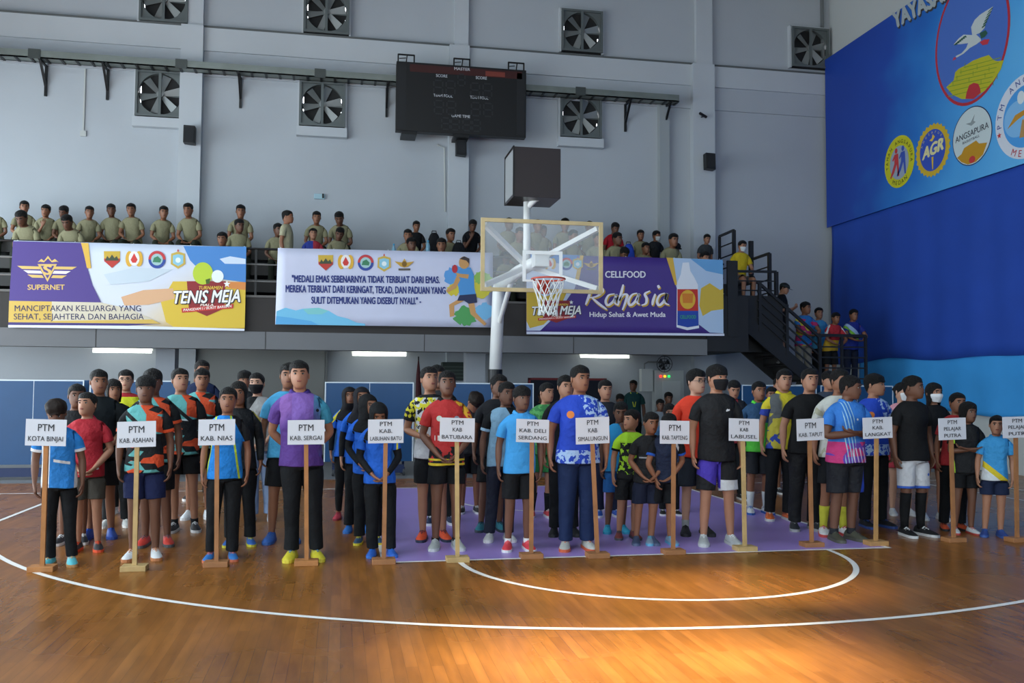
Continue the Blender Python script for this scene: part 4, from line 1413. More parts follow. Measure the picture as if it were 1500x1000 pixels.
# ================================================================== sign stands
m_pole = [mat('sign_pole_%d' % i, c, .6, var=.15, vscale=8, bump=.1) for i, c in enumerate(('#a8703c', '#b79a66', '#9c6a40', '#b08550'))]
m_paper = mat('white_sign_paper', '#cfd2da', .7)
m_ink = mat('black_ink', '#33353c', .7)
SIGNS = [(('PTM', 'KOTA BINJAI'), (36, 614, 96, 653), (62, 836), 0), (('PTM', 'KAB. ASAHAN'), (171, 617, 228, 655), (197, 835), 1), (('PTM', 'KAB. NIAS'), (290, 614, 344, 652), (317, 829), 2),
         (('PTM', 'KAB. SERGAI'), (421, 615, 475, 651), (449, 827), 0), (('PTM', 'KAB.', 'LABUHAN BATU'), (539, 614, 591, 649), (562, 825), 2), (('PTM', 'KAB', 'BATUBARA'), (644, 612, 695, 647), (670, 822), 1),
         (('PTM', 'KAB. DELI', 'SERDANG'), (756, 614, 804, 648), (778, 817), 2), (('PTM', 'KAB', 'SIMALUNGUN'), (844, 611, 893, 650), (875, 816), 2), (('PTM', 'KAB. TAPTENG'), (967, 616, 1010, 650), (986, 811), 2),
         (('PTM', 'KAB', 'LABUSEL'), (1068, 613, 1112, 646), (1091, 806), 1), (('PTM', 'KAB. TAPUT'), (1168, 613, 1208, 645), (1189, 800), 2), (('PTM', 'KAB.', 'LANGKAT'), (1265, 611, 1308, 642), (1283, 798), 3),
         (('PTM', 'PELAJAR', 'PUTRA'), (1376, 612, 1416, 644), (1397, 793), 2), (('PTM', 'PELAJAR', 'PUTRI'), (1470, 610, 1512, 641), (1490, 793), 2)]
for ln, (a, t_, c, d_), (bx, by), mi in SIGNS:
    base = atZ(bx, by)
    Y_ = base.y
    bl, br, tl = atY(a, d_, Y_ - .03), atY(c, d_, Y_ - .03), atY(a, t_, Y_ - .03)
    zc = bl.z
    r = wroot('sign_stand', (base.x, Y_, 0), 'wooden sign stand reading ' + ' '.join(ln).replace('.', '') + ' in front of its line', 'sign', 'team name stands')
    cx = (bl.x + br.x) / 2
    W_, H_ = br.x - bl.x, tl.z - bl.z
    MB().box(base.x - .10, base.x + .10, Y_ - .07, Y_ + .07, 0, .045).build('base_block', m_pole[mi], r, bevel=.004)
    MB().bar((base.x, Y_, .04), (cx, Y_, zc + .06), .036, .026, up=(0, 1, 0)).build('pole', m_pole[mi], r)
    tilt = .02 * math.sin(bx)
    b0, b1_, t0 = V((cx - W_ / 2, Y_ - .026, zc - tilt * .3)), V((cx + W_ / 2, Y_ - .026, zc + tilt * .3)), V((cx - W_ / 2 - tilt * .2, Y_ - .026, zc + H_ - tilt * .3))
    t1 = t0 + (b1_ - b0)
    sgn = MB().prism([b0, b1_, t1, t0], (0, .006, 0)).build('sign_board', m_paper, r)
    U_, V_ = (b1_ - b0), (t0 - b0)
    if len(ln) == 2:
        rows = ((ln[0], .30, .70, .56, .82), (ln[1], .07, .93, .18, .36))
    else:
        rows = ((ln[0], .33, .67, .72, .90), (ln[1], .5 - .045 * len(ln[1]), .5 + .045 * len(ln[1]), .43, .59), (ln[2], max(.06, .5 - .062 * len(ln[2])), min(.94, .5 + .062 * len(ln[2])), .12, .28))
    for s_, u0, u1, v0, v1 in rows:
        letters(s_, b0 + U_ * u0 + V_ * v0, b0 + U_ * u1 + V_ * v0, b0 + U_ * u0 + V_ * v1, m_ink, sgn, .002, .012)
# ================================================================== people
# reference figure is 1.735 tall; faces -Y; +X is the figure's left
SKIN = [mat('skin_tan', '#88593f', .55, var=.04, vscale=12), mat('skin_light', '#a27258', .55, var=.04, vscale=12), mat('skin_brown', '#684330', .55, var=.04, vscale=12), mat('skin_pale', '#b98d75', .55, var=.04, vscale=12)]
M_EYE = mat('eye_white', '#9a948d', .4)
M_IRIS = mat('dark_iris', '#1b120e', .3)
M_LIP = [mat('lip_%d' % i, c, .5) for i, c in enumerate(('#6a3a31', '#85483f', '#512d27', '#9c5a52'))]
M_HAIR = mat('black_hair', '#0d0b0a', .55, spec=.3, bump=.9, bscale=90)
M_HAIR2 = mat('brown_black_hair', '#1c130e', .6, spec=.2, bump=.2, bscale=70)
NT = 16
TORSO = [(.82, .158, .095, .11), (.90, .170, .105, .12), (1.00, .150, .10, .105), (1.10, .140, .10, .098), (1.20, .150, .108, .105), (1.28, .163, .112, .112), (1.33, .170, .110, .112), (1.39, .176, .098, .105), (1.44, .158, .078, .09), (1.466, .108, .062, .072), (1.487, .066, .056, .062), (1.515, .055, .052, .058)]
HEAD = [(1.540, .054, .058, .060), (1.548, .050, .100, .066), (1.562, .062, .108, .078), (1.586, .069, .109, .086), (1.612, .073, .108, .092), (1.640, .076, .101, .096), (1.664, .078, .106, .098), (1.692, .074, .098, .096), (1.717, .060, .077, .080), (1.735, .034, .043, .047)]
CHINZ = {0: -.022, 1: -.032, 2: -.018, 3: -.006}


def rpt(k, w, yf, yb, z, n=2.25, N=NT):
    a = 2 * math.pi * k / N
    c, s = math.cos(a), math.sin(a)
    x = w * math.copysign(abs(c) ** (2 / n), c)
    y = math.copysign(abs(s) ** (2 / n), s)
    return V((x, -yf * y if y > 0 else -yb * y, z))


def head_pt(a, z, off=0.0):
    """a point on the head at angle a (0 = +X, pi/2 = face) and height z"""
    H = HEAD
    if z <= H[0][0]:
        w, f, b = H[0][1:]
    elif z >= H[-1][0]:
        w, f, b = H[-1][1:]
    else:
        for i in range(len(H) - 1):
            if H[i][0] <= z <= H[i + 1][0]:
                t = (z - H[i][0]) / (H[i + 1][0] - H[i][0])
                w, f, b = [H[i][j] + (H[i + 1][j] - H[i][j]) * t for j in (1, 2, 3)]
                break
    c, s = math.cos(a), math.sin(a)
    n = 2.2
    x = (w + off) * math.copysign(abs(c) ** (2 / n), c)
    y = math.copysign(abs(s) ** (2 / n), s)
    return V((x, -(f + off) * y if y > 0 else -(b + off) * y, z))


ARMS = {  # elbow, wrist, hand direction, hand twist
    'side': ((.232, .03, 1.125), (.236, -.02, .885), (-.06, -.12, -1), 0),
    'front': ((.245, .02, 1.125), (.085, -.165, .93), (-.75, -.05, -.55), -.4),
    'back': ((.245, .10, 1.13), (.09, .165, .95), (-.7, .05, -.5), .4),
    'cross': ((.245, -.06, 1.12), (-.03, -.175, 1.16), (-.85, .5, .15), -.8),
    'belly': ((.25, .02, 1.12), (.10, -.19, 1.06), (-.9, -.1, -.1), -.8),
    'chin': ((.19, -.20, 1.10), (.05, -.20, 1.36), (-.25, .1, 1), 0),
    'knee': ((.235, -.15, 1.15), (.11, -.31, 1.10), (-.5, -.6, -.45), -.8),
    'lap': ((.24, -.06, 1.12), (.09, -.24, .97), (-.6, -.6, -.3), -.8),
    'rail': ((.25, -.20, 1.17), (.07, -.33, 1.08), (-.85, -.3, -.1), -1.0),
    'fist': ((.232, .04, 1.125), (.215, -.05, .89), (-.1, -.1, -1), 0),
    'phone': ((.23, .0, 1.12), (.09, -.24, 1.17), (-.5, -.5, .5), -1.2),
}


class Fig:
    def __init__(s, H=1.7, hs=1.0, g=1.0, fem=False, pose='stand', arms=('side', 'side'), lean=0.0, yaw=0.0, nod=0.0, roll=0.0, shear=0.0, stance=.0, belly=0.0, seed=0, twist=0.0, limb=1.0):
        s.s = H / (1.512 + .238 * hs)
        s.hs, s.g, s.fem, s.pose, s.arms, s.belly, s.limb = hs, g, fem, pose, arms, belly, limb
        s.lean, s.yaw, s.nod, s.roll, s.shear = lean, yaw, nod, roll, shear
        s.stance, s.twist = stance, twist
        s.rd = random.Random(seed)
        s.seed = seed
        s.dz = -.375 if pose == 'sit' else 0.0
        s.RH = Matrix.Rotation(yaw, 3, 'Z') @ Matrix.Rotation(nod, 3, 'X') @ Matrix.Rotation(roll, 3, 'Y')
        s.RL = Matrix.Rotation(lean, 3, 'X')
        s.RT = Matrix.Rotation(twist, 3, 'Z')

    # posing of torso and head points
    def T(s, p):
        p = V(p)
        pv = V((0, .01, .88))
        d = p - pv
        k = max(0.0, min(1.0, (p.z - .84) / .25))
        if s.lean:
            d = Matrix.Rotation(s.lean * k, 3, 'X') @ d
        if s.twist:
            d = Matrix.Rotation(s.twist * k, 3, 'Z') @ d
        p = pv + d
        p.z += s.dz
        p.x += s.shear * max(0, p.z)
        return p * s.s

    def L(s, p):
        p = V(p)
        p.x += s.shear * max(0, p.z)
        return p * s.s

    def Hd(s, p):
        pv = V((0, .008, 1.512))
        d = s.RH @ ((V(p) - pv) * s.hs)
        d.y -= .012
        return s.T(pv + d)

    def trow(s, w, yf, yb, z):
        g = 1 + (s.g - 1) * (1.0 if z < 1.38 else .55 if z < 1.46 else .35)
        bl = s.belly * math.exp(-((z - 1.06) / .13) ** 2)
        if s.fem:
            if z > 1.3:
                w *= .92
            elif 1.02 < z < 1.2:
                w *= .94
            if 1.22 < z < 1.36:
                yf += .018
        return w * g, yf * (1 + (g - 1) * .9) + bl, yb * (1 + (g - 1) * .7), z

    # ---- limbs
    def arm_chain(s, side):
        e, w, hd, tw = ARMS[s.arms[0 if side < 0 else 1]] if isinstance(s.arms[0 if side < 0 else 1], str) else s.arms[0 if side < 0 else 1]
        sh = V((.178 * (1 + (s.g - 1) * .55) * (.93 if s.fem else 1), .0, 1.385))
        gx = .04 * (s.g - 1) / .2 if s.g > 1 else 0
        e, w = V(e), V(w)
        if s.fem:
            e.x -= .015
            w.x -= .012
        e.x += gx
        if w.x > .12:
            w.x += gx
        elif w.y < 0:
            w.y -= .03 * (s.g - 1) / .2 + s.belly * .9
            e.y -= s.belly * .2
        t1 = (e - sh).normalized()
        t2 = (w - e).normalized()
        t3 = V(hd).normalized()
        fr = V((0, -1, 0))
        v1 = fr - t1 * fr.dot(t1)
        v1.normalize()
        q = t1.rotation_difference(t2)
        v2 = q @ v1
        q3 = t2.rotation_difference(t3)
        v3 = q3 @ v2
        v3 = Quaternion(t3, tw) @ v3
        return sh, e, w, t1, t2, t3, v1, v2, v3

    @staticmethod
    def ring_at(c, t, v, ru, rv, N=10, a0=0.0):
        u = v.cross(t).normalized()
        v = t.cross(u).normalized()
        return [c + u * (ru * math.cos(a)) + v * (rv * math.sin(a)) for a in [2 * math.pi * ((k - 1) % N) / N for k in range(N)]]

    def arm_rings(s, side, extra=0.0, upto=2.0, flare=0.0, fr=None):
        """rings from shoulder (0) over elbow (1) to wrist (2)"""
        sh, e, w, t1, t2, t3, v1, v2, v3 = s.arm_chain(side)
        L = s.limb * (.9 if s.fem else 1)
        st = [(.16, .054), (.5, .047), (.85, .0405), (1.0, .039), (1.14, .0405), (1.35, .041), (1.7, .032), (1.95, .0265)]
        if fr:
            st = fr
        out = []
        for f, r in st:
            if f > upto + 1e-6:
                break
            r = r * L * (1 + (s.g - 1) * .6) + extra + flare * f
            if f < .95:
                out.append((sh.lerp(e, f), t1, v1, r, r))
            elif f <= 1.05:
                tm = (t1 + t2).normalized()
                out.append((e, tm, v1.lerp(v2, .5).normalized(), r, r))
            else:
                k = f - 1
                out.append((e.lerp(w, k), t2, v2, r * (.82 if (f > 1.9 and not fr) else 1), r))
        return out, (w, t3, v3)

    def leg_chain(s):
        if s.pose == 'sit':
            return V((.09, 0, .47)), V((.125 + s.stance, -.43, .49)), V((.12 + s.stance, -.40, .075))
        return V((.088, .004, .84)), V((.098 + s.stance * .5, -.012, .475)), V((.105 + s.stance, .012, .075))

    def leg_rings(s, side, st, extra=0.0):
        h, k, a = s.leg_chain()
        t1 = (k - h).normalized()
        t2 = (a - k).normalized()
        ux = V((1, 0, 0))
        out = []
        for f, ru, rv, off in st:
            gg = 1 + (s.g - 1) * .8
            ru, rv = ru * gg * s.limb + extra, rv * gg * s.limb + extra
            if f < .97:
                c, t = h.lerp(k, f), t1
            elif f <= 1.03:
                c, t = k, (t1 + t2).normalized()
            else:
                c, t = k.lerp(a, f - 1), t2
            u = (ux - t * ux.dot(t)).normalized()
            v = t.cross(u)
            c = c - v * off
            pts = []
            for j in range(12):
                an = math.radians(-120 + 30 * j)
                p = c + u * (ru * math.cos(an)) + v * (rv * math.sin(an))
                pts.append(p)
            out.append(pts)
        return out

    @staticmethod
    def mx(p, side):
        return V((p.x * side, p.y, p.z))

    # ---- torso shell shared by body and clothes
    def torso(s, B, rows, holes, m=0, i0=5, n=None):
        rings = []
        for w, f, b, z in rows:
            rings.append(B.ring([s.T(rpt(k, w, f, b, z)) for k in range(NT)]))
        for i in range(len(rings) - 1):
            a, c = rings[i], rings[i + 1]
            for k in range(NT):
                j = (k + 1) % NT
                if holes and i0 <= i < i0 + 3 and (k in (15, 0) or k in (7, 8)):
                    continue
                B.face((a[k], a[j], c[j], c[k]), m)
        return rings

    def hole_loop(s, rings, i0, side):
        lo, m1, m2, hi = rings[i0:i0 + 4]
        if side > 0:
            bk, md, fr_ = 15, 0, 1
        else:
            bk, md, fr_ = 9, 8, 7
        return [hi[bk], hi[md], hi[fr_], m2[fr_], m1[fr_], lo[fr_], lo[md], lo[bk], m1[bk], m2[bk]]

    def legs(s, B, ring0, st, extra=0.0, m=0, crotch=.795, upto=3):
        """continue the pelvis ring into two legs; returns the end rings"""
        zc = crotch + s.dz
        cy = (-.05, 0.0, .055)
        if s.pose == 'sit':
            cv = [B.add(s.L((0, y - (.02 if i == 0 else 0), .40 + (.04 if i == 0 else 0)))) for i, y in enumerate(cy)]
        else:
            cv = [B.add(s.L((0, y, zc))) for y in cy]
        ends = []
        for side in (1, -1):
            if side > 0:
                r0 = [ring0[k] for k in (12, 13, 14, 15, 0, 1, 2, 3, 4)] + cv
            else:
                r0 = [ring0[k] for k in (12, 11, 10, 9, 8, 7, 6, 5, 4)] + cv
            prev = r0
            for pts in s.leg_rings(side, st, extra):
                r = B.ring([s.L(s.mx(p, side)) for p in pts])
                B.bridge(prev, r, m)
                prev = r
            ends.append(prev)
        return ends

    # ---- the body: one continuous surface, face details on it
    def body(s, parent, skin, name='body', brow=M_HAIR):
        B = MB()
        rows = [s.trow(w, f, b, z) for z, w, f, b in TORSO]
        rings = s.torso(B, rows, True, 0, 5)
        prev = rings[-1]
        for i, (z, w, f, b) in enumerate(HEAD):
            pts = []
            for k in range(NT):
                p = rpt(k, w, f, b, z, 2.2)
                fw = max(0, math.sin(2 * math.pi * k / NT)) ** 1.5
                if i in CHINZ:
                    p.z += CHINZ[i] * fw
                if k == 4:
                    p.y -= {3: .003, 4: .026, 5: .009}.get(i, 0)
                if k in (3, 5):
                    if i == 5:
                        p.y += .010
                    if i == 6:
                        p.y -= .003
                    if i == 4:
                        p.x *= .9
                if k in (2, 6) and i in (4,):
                    p.x *= 1.03
                pts.append(s.Hd(p))
            r = B.ring(pts)
            B.bridge(prev, r)
            prev = r
        top = B.add(s.Hd((0, .002, 1.7425)))
        for k in range(NT):
            B.face((prev[k], prev[(k + 1) % NT], top))
        # arms and hands
        for side in (1, -1):
            loop = s.hole_loop(rings, 5, side)
            ar, (w, t, v) = s.arm_rings(side)
            prev = loop
            for c, tt, vv, ru, rv in ar:
                r = B.ring([s.T(s.mx(p, side)) for p in s.ring_at(c, tt, vv, ru, rv)])
                B.bridge(prev, r)
                prev = r
            s.hand(B, prev, w, t, v, side)
        # legs
        st = [(.14, .088, .090, 0), (.45, .077, .080, 0), (.8, .061, .063, 0), (1.0, .054, .058, 0), (1.16, .050, .052, .004), (1.36, .053, .056, .012), (1.66, .043, .045, .010), (1.9, .035, .038, .006), (2.02, .034, .040, .0)]
        for e in s.legs(B, rings[0], st):
            B.face(e)
        # ears, eyes, brows, lips
        def blob(c, r, m, nu=6, nv=4):
            base = []
            for i in range(1, nv):
                ph = math.pi * i / nv
                base.append(B.ring([s.Hd(V(c) + V((r[0] * math.sin(ph) * math.cos(2 * math.pi * k / nu), r[1] * math.sin(ph) * math.sin(2 * math.pi * k / nu), r[2] * math.cos(ph)))) for k in range(nu)]))
            a = B.add(s.Hd(V(c) + V((0, 0, r[2]))))
            e = B.add(s.Hd(V(c) - V((0, 0, r[2]))))
            for k in range(nu):
                B.face((base[0][k], base[0][(k + 1) % nu], a), m)
                B.face((base[-1][(k + 1) % nu], base[-1][k], e), m)
            for i in range(len(base) - 1):
                B.bridge(base[i], base[i + 1], m)
        for sx in (1, -1):
            blob((sx * .077, .012, 1.628), (.010, .018, .030), 0)
            ec = head_pt(math.pi / 2 - sx * .36, 1.641)
            blob((ec.x, ec.y + .005, 1.641), (.0165, .009, .0078), 1)
            blob((ec.x, ec.y + .004, 1.6475), (.0185, .0092, .0034), 3)
            blob((ec.x, ec.y + .0005, 1.641), (.0092, .0078, .0080), 2)
            q = []
            for dx, dz, w_ in ((-.021, -.001, .0045), (0, .004, .006), (.021, 0, .004)):
                a_ = math.atan2(.100, ec.x + dx)
                p_ = head_pt(math.atan2(.1, (ec.x + dx) * 1.25), 1.662 + dz, .006)
                q.append(B.ring([s.Hd((ec.x + dx, p_.y, 1.661 + dz - w_)), s.Hd((ec.x + dx, p_.y - .002, 1.661 + dz + w_))]))
            for i in range(2):
                B.face((q[i][0], q[i + 1][0], q[i + 1][1], q[i][1]), 3)
        blob((0, -.1110, 1.5805), (.025, .008, .0085), 4, 8, 4)
        mats = [SKIN[skin], M_EYE, M_IRIS, brow, M_LIP[skin]]
        return B.build(name, mats, parent, smooth=True, sub=1, fixn=True)

    def hand(s, B, prev, w, t, v, side):
        """palm, four fingers and a thumb grown from the wrist ring"""
        u = v.cross(t).normalized()
        v = t.cross(u).normalized()
        k = s.limb * (.92 if s.fem else 1.0) * (1.0 + .06 * (s.hs - 1) / .1 if s.hs > 1 else 1)
        G = lambda p: s.T(s.mx(p, side))
        vv = (-1, -.5, 0, .5, 1)

        def palm(c, hw, th):
            # order: top-back, top-mid, top-front, front-up, front-low, bottom-front, bottom-mid, bottom-back, back-low, back-up
            tp = [c + v * (hw * x) + u * th * (1 - .35 * abs(x)) for x in vv]
            bt = [c + v * (hw * x) - u * th * (1 - .35 * abs(x)) for x in vv]
            return tp, bt
        order = lambda tp, bt: [tp[1], tp[2], tp[3], tp[4], bt[4], bt[3], bt[2], bt[1], bt[0], tp[0]]
        rs = []
        for d, hw, th in ((.015, .027, .019), (.045, .035, .017), (.085, .040, .014)):
            tp, bt = palm(w + t * d * k, hw * k, th * k)
            r = B.ring([G(p) for p in order(tp, bt)])
            rs.append((r, tp, bt))
        B.bridge(prev, rs[0][0])
        for a, c in ((0, 1), (1, 2)):
            ra, rc = rs[a][0], rs[c][0]
            for i in range(10):
                j = (i + 1) % 10
                if a == 0 and i == 3:
                    continue            # thumb grows here
                B.face((ra[i], ra[j], rc[j], rc[i]))
        # fingers
        ri = rs[2][0]
        T_ = [ri[9], ri[0], ri[1], ri[2], ri[3]]
        Bt = [ri[8], ri[7], ri[6], ri[5], ri[4]]
        tp, bt = rs[2][1], rs[2][2]
        lens = (.062, .078, .084, .074)
        for f in range(4):
            quad = [T_[f], T_[f + 1], Bt[f + 1], Bt[f]]
            c = (tp[f] + tp[f + 1] + bt[f] + bt[f + 1]) / 4
            d = t.copy()
            cur = c
            pr = quad
            for seg in range(3):
                ang = (.28, .45, .5)[seg]
                d = (Quaternion(v, ang if True else 0).inverted() @ d) if (Quaternion(v, -ang) @ d).dot(-u) > (Quaternion(v, ang) @ d).dot(-u) else (Quaternion(v, ang) @ d)
                cur = cur + d * lens[f] * k / 3
                rr = (.0092, .0085, .0068)[seg] * k
                un = v.cross(d).normalized()
                if un.dot(u) < 0:
                    un = -un
                r = B.ring([G(cur - v * rr + un * rr), G(cur + v * rr + un * rr), G(cur + v * rr - un * rr), G(cur - v * rr - un * rr)])
                B.bridge(pr, r)
                pr = r
            B.face(pr)
        # thumb from the front side quad
        ra, rc = rs[0][0], rs[1][0]
        quad = [ra[3], ra[4], rc[4], rc[3]]
        cur = (rs[0][1][4] + rs[0][2][4] + rs[1][1][4] + rs[1][2][4]) / 4
        d = (v * .75 + t * .75 - u * .25).normalized()
        pr = quad
        for seg in range(3):
            cur = cur + d * (.026, .026, .022)[seg] * k
            d = (d + t * .35 - v * .12).normalized()
            rr = (.0115, .010, .0075)[seg] * k
            n1 = u
            n2 = d.cross(u).normalized()
            if n2.dot(t) < 0:
                n2 = -n2
            r = B.ring([G(cur + n1 * rr - n2 * rr), G(cur - n1 * rr - n2 * rr), G(cur - n1 * rr + n2 * rr), G(cur + n1 * rr + n2 * rr)])
            B.bridge(pr, r)
            pr = r
        B.face(pr)

    # ---- clothes
    def shirt(s, parent, mats, sleeve=.62, hem=.83, loose=0.0, name='shirt', neck=0.0, cuff=None, tight=0.0):
        B = MB()
        R0 = [(hem, .186, .138, .140), ((hem + .98) / 2, .184, .136, .138), (1.00, .172, .130, .122), (1.10, .162, .126, .114), (1.19, .163, .126, .114), (1.27, .170, .127, .120), (1.33, .177, .124, .121), (1.39, .184, .110, .113), (1.450, .166, .088, .096), (1.479, .112, .074, .079), (1.491 - neck, .077 + neck * .8, .064 + neck * .6, .064)]
        rows = []
        for z, w, f, b in R0:
            w, f, b, z = s.trow(w + loose - tight, f + loose - tight, b + loose - tight, z)
            rows.append((w, f, b, z))
        rings = s.torso(B, rows, True, 0, 5)
        for i, rg in enumerate(rings):
            amp = .020 if i < 5 else .008
            for k, vi in enumerate(rg):
                p = V(B.v[vi])
                nn = noise.noise_vector(p * 6.5 + V((s.seed * 3.7, 0, 0)))
                B.v[vi] = tuple(p + nn * amp * s.s)
        for side in (1, -1):
            loop = s.hole_loop(rings, 5, side)
            fr = [(.12, .063), (.34, .061), (.5, .062), (.62, .064)] if sleeve < 1 else [(.16, .070), (.45, .062), (.8, .055), (1.0, .054), (1.3, .051), (1.6, .045), (1.88, .040)]
            if sleeve < 1:
                fr = [(f * sleeve / .62, r) for f, r in fr]
            ar, _ = s.arm_rings(side, loose * .6 - tight * .5, 9, fr=fr)
            prev = loop
            for i, (c, tt, vv, ru, rv) in enumerate(ar):
                r = B.ring([s.T(s.mx(p, side)) for p in s.ring_at(c, tt, vv, ru, rv)])
                B.bridge(prev, r, (2 if cuff and i == len(ar) - 1 else 1) if len(mats) > 1 else 0)
                prev = r
        return B.build(name, mats, parent, smooth=True, sub=1, solid=.004)

    def collar(s, parent, m, h=.035, name='collar'):
        B = MB()
        cols = [k for k in range(5, 20)]
        rs = []
        for dz, wd in ((-.004, .080), (.020, .073), (h, .070), (h - .004, .083), (.004, .098)):
            pts = []
            for k in cols:
                p = rpt(k % NT, wd, wd * .86, wd * .82, 1.485 + dz)
                fw = max(0, math.sin(2 * math.pi * k / NT))
                p.z -= .035 * fw ** 2
                if k in (5, 19):
                    p.x = math.copysign(.012 if wd < .09 else .035, p.x)
                    p.z -= .01
                pts.append(s.T(p))
            rs.append(B.ring(pts))
        for a, c in zip(rs, rs[1:]):
            B.bridge(a, c, 0, closed=False)
        return B.build(name, m, parent, smooth=True, solid=.003)

    def bottoms(s, parent, mats, kind='shorts', length=.8, fit=0.0, name=None):
        B = MB()
        rows = [s.trow(w, f, b, z) for z, w, f, b in ((.815, .172, .112, .128), (.87, .180, .118, .132), (.94, .172, .115, .124), (1.02, .158, .110, .114))]
        rings = s.torso(B, rows, False)
        if kind == 'shorts':
            F = length
            st = [(.12, .104, .104, 0), (F * .5, .100, .102, 0), (F * .8, .098, .100, 0), (F, .098, .101, 0)]
        elif kind == 'tight':
            st = [(.14, .092, .094, 0), (.45, .081, .084, 0), (.8, .065, .067, 0), (1.0, .058, .062, 0), (1.36, .057, .060, .012), (1.66, .047, .049, .010), (1.93, .039, .042, .004)]
        else:
            st = [(.12, .100, .104, 0), (.45, .088, .092, 0), (.8, .076, .080, 0), (1.0, .071, .075, 0), (1.36, .068, .073, .006), (1.66, .064, .071, .006), (1.90, .063, .074, .002), (1.965, .064, .076, 0)]
        s.legs(B, rings[0], st, fit, 0, crotch=.775)
        for i in range(len(B.v)):
            p = V(B.v[i])
            if p.z < .95 * s.s:
                B.v[i] = tuple(p + noise.noise_vector(p * 7 + V((0, s.seed * 2.3, 0))) * .014 * s.s)
        return B.build(name or ('shorts' if kind == 'shorts' else 'trousers' if kind == 'pants' else 'leggings'), mats, parent, smooth=True, sub=1, solid=.004)

    def leg_tube(s, parent, f0, f1, m, name='sock', ex=.004):
        """socks or stockings, one for each leg"""
        tab = [(1.0, .054, .058, 0), (1.16, .050, .052, .004), (1.36, .053, .056, .012), (1.66, .043, .045, .010), (1.9, .035, .038, .006), (2.02, .034, .040, .0)]

        def at(f):
            for a, c in zip(tab, tab[1:]):
                if a[0] <= f <= c[0]:
                    t = (f - a[0]) / (c[0] - a[0])
                    return (f,) + tuple(a[i] + (c[i] - a[i]) * t for i in (1, 2, 3))
            return (f,) + tab[-1][1:]
        st = [at(f0 + (f1 - f0) * i / 4) for i in range(5)]
        for side in (1, -1):
            B = MB()
            prev = None
            for pts in s.leg_rings(side, st, ex):
                r = B.ring([s.L(s.mx(p, side)) for p in pts])
                if prev:
                    B.bridge(prev, r)
                prev = r
            B.build(name, m, parent, smooth=True, solid=.003)

    def shoes(s, parent, mu, ms, lace=None, turn=.16):
        h, k, a = s.leg_chain()
        fs = s.limb * (1.16 if not s.fem else 1.04)
        for side in (1, -1):
            R = Matrix.Rotation(turn * side, 3, 'Z')
            c = V((a.x * side, a.y, 0))
            prof = [(.078, .020, .055), (.066, .032, .088), (.03, .037, .098), (-.02, .039, .090), (-.07, .043, .072), (-.12, .047, .060), (-.165, .043, .050), (-.195, .030, .040), (-.208, .012, .030)]
            B = MB()
            prev = None
            for y, hw, hh in prof:
                pts = [(-hw, .016), (-hw * 1.03, .03), (-hw * .8, hh * .75), (-hw * .3, hh), (hw * .3, hh), (hw * .8, hh * .75), (hw * 1.03, .03), (hw, .016)]
                r = B.ring([s.L(c + R @ (V((x, y, z)) * fs)) for x, z in pts])
                if prev:
                    B.bridge(prev, r)
                else:
                    B.face(r)
                prev = r
            B.face(prev)
            sh = B.build('shoe', mu, parent, smooth=True, sub=1, fixn=True)
            B = MB()
            lo, hi = [], []
            out = [(hw + .003, y) for y, hw, hh in prof] + [(-hw - .003, y) for y, hw, hh in reversed(prof)]
            for x, y in out:
                lo.append(s.L(c + R @ (V((x * .97, y, .001)) * fs)))
                hi.append(s.L(c + R @ (V((x, y, .026)) * fs)))
            l, h_ = B.ring(lo), B.ring(hi)
            B.bridge(l, h_)
            B.face(l[::-1])
            B.face(h_)
            B.build('sole', ms, sh)
            if lace:
                B = MB()
                for j in range(4):
                    y = -.012 - .024 * j
                    hh = .094 - .009 * j
                    r = B.ring([s.L(c + R @ (V((x, y + dy, z)) * fs)) for x, dy, z in ((-.026, 0, hh * .82), (0, .0, hh + .003), (.026, 0, hh * .82), (.026, -.013, hh * .78), (0, -.013, hh - .001), (-.026, -.013, hh * .78))])
                    B.face((r[0], r[1], r[4], r[5]))
                    B.face((r[1], r[2], r[3], r[4]))
                B.build('laces', lace, sh, solid=.003)

    # ---- hair and headgear
    def hair(s, parent, style='short', m=M_HAIR, thick=1.0):
        B = MB()
        N = 28
        zb = []
        for k in range(N):
            a = 2 * math.pi * k / N
            f = math.sin(a)
            if style in ('short', 'fade', 'fringe', 'spiky', 'bushy'):
                z = 1.684 if f > .85 else 1.690 if f > .68 else 1.682 if f > .5 else 1.645 if f > .2 else 1.620 if f > -.25 else 1.588 if f > -.6 else 1.562
                if style in ('fringe', 'bushy') and f > .5:
                    z = 1.662 + .012 * noise.noise(V((k * 2.3, s.seed * 1.7, 0)))
                if style == 'fade' and f <= .2:
                    z += .02
            elif style == 'long':
                z = 1.682 if f > .8 else 1.66 if f > .55 else 1.50 if f > .1 else 1.42
            elif style == 'bob':
                z = 1.676 if f > .75 else 1.64 if f > .5 else 1.535 if f > .1 else 1.50
            else:                      # tied back
                z = 1.688 if f > .75 else 1.672 if f > .5 else 1.640 if f > .2 else 1.615 if f > -.3 else 1.575
            zb.append(z + .004 * noise.noise(V((k * 1.9, s.seed, 4.0))))
        rows = 6
        rings = []
        th = {'short': .013, 'fade': .015, 'fringe': .017, 'spiky': .020, 'bushy': .024, 'long': .014, 'bob': .016, 'tied': .009}[style] * thick
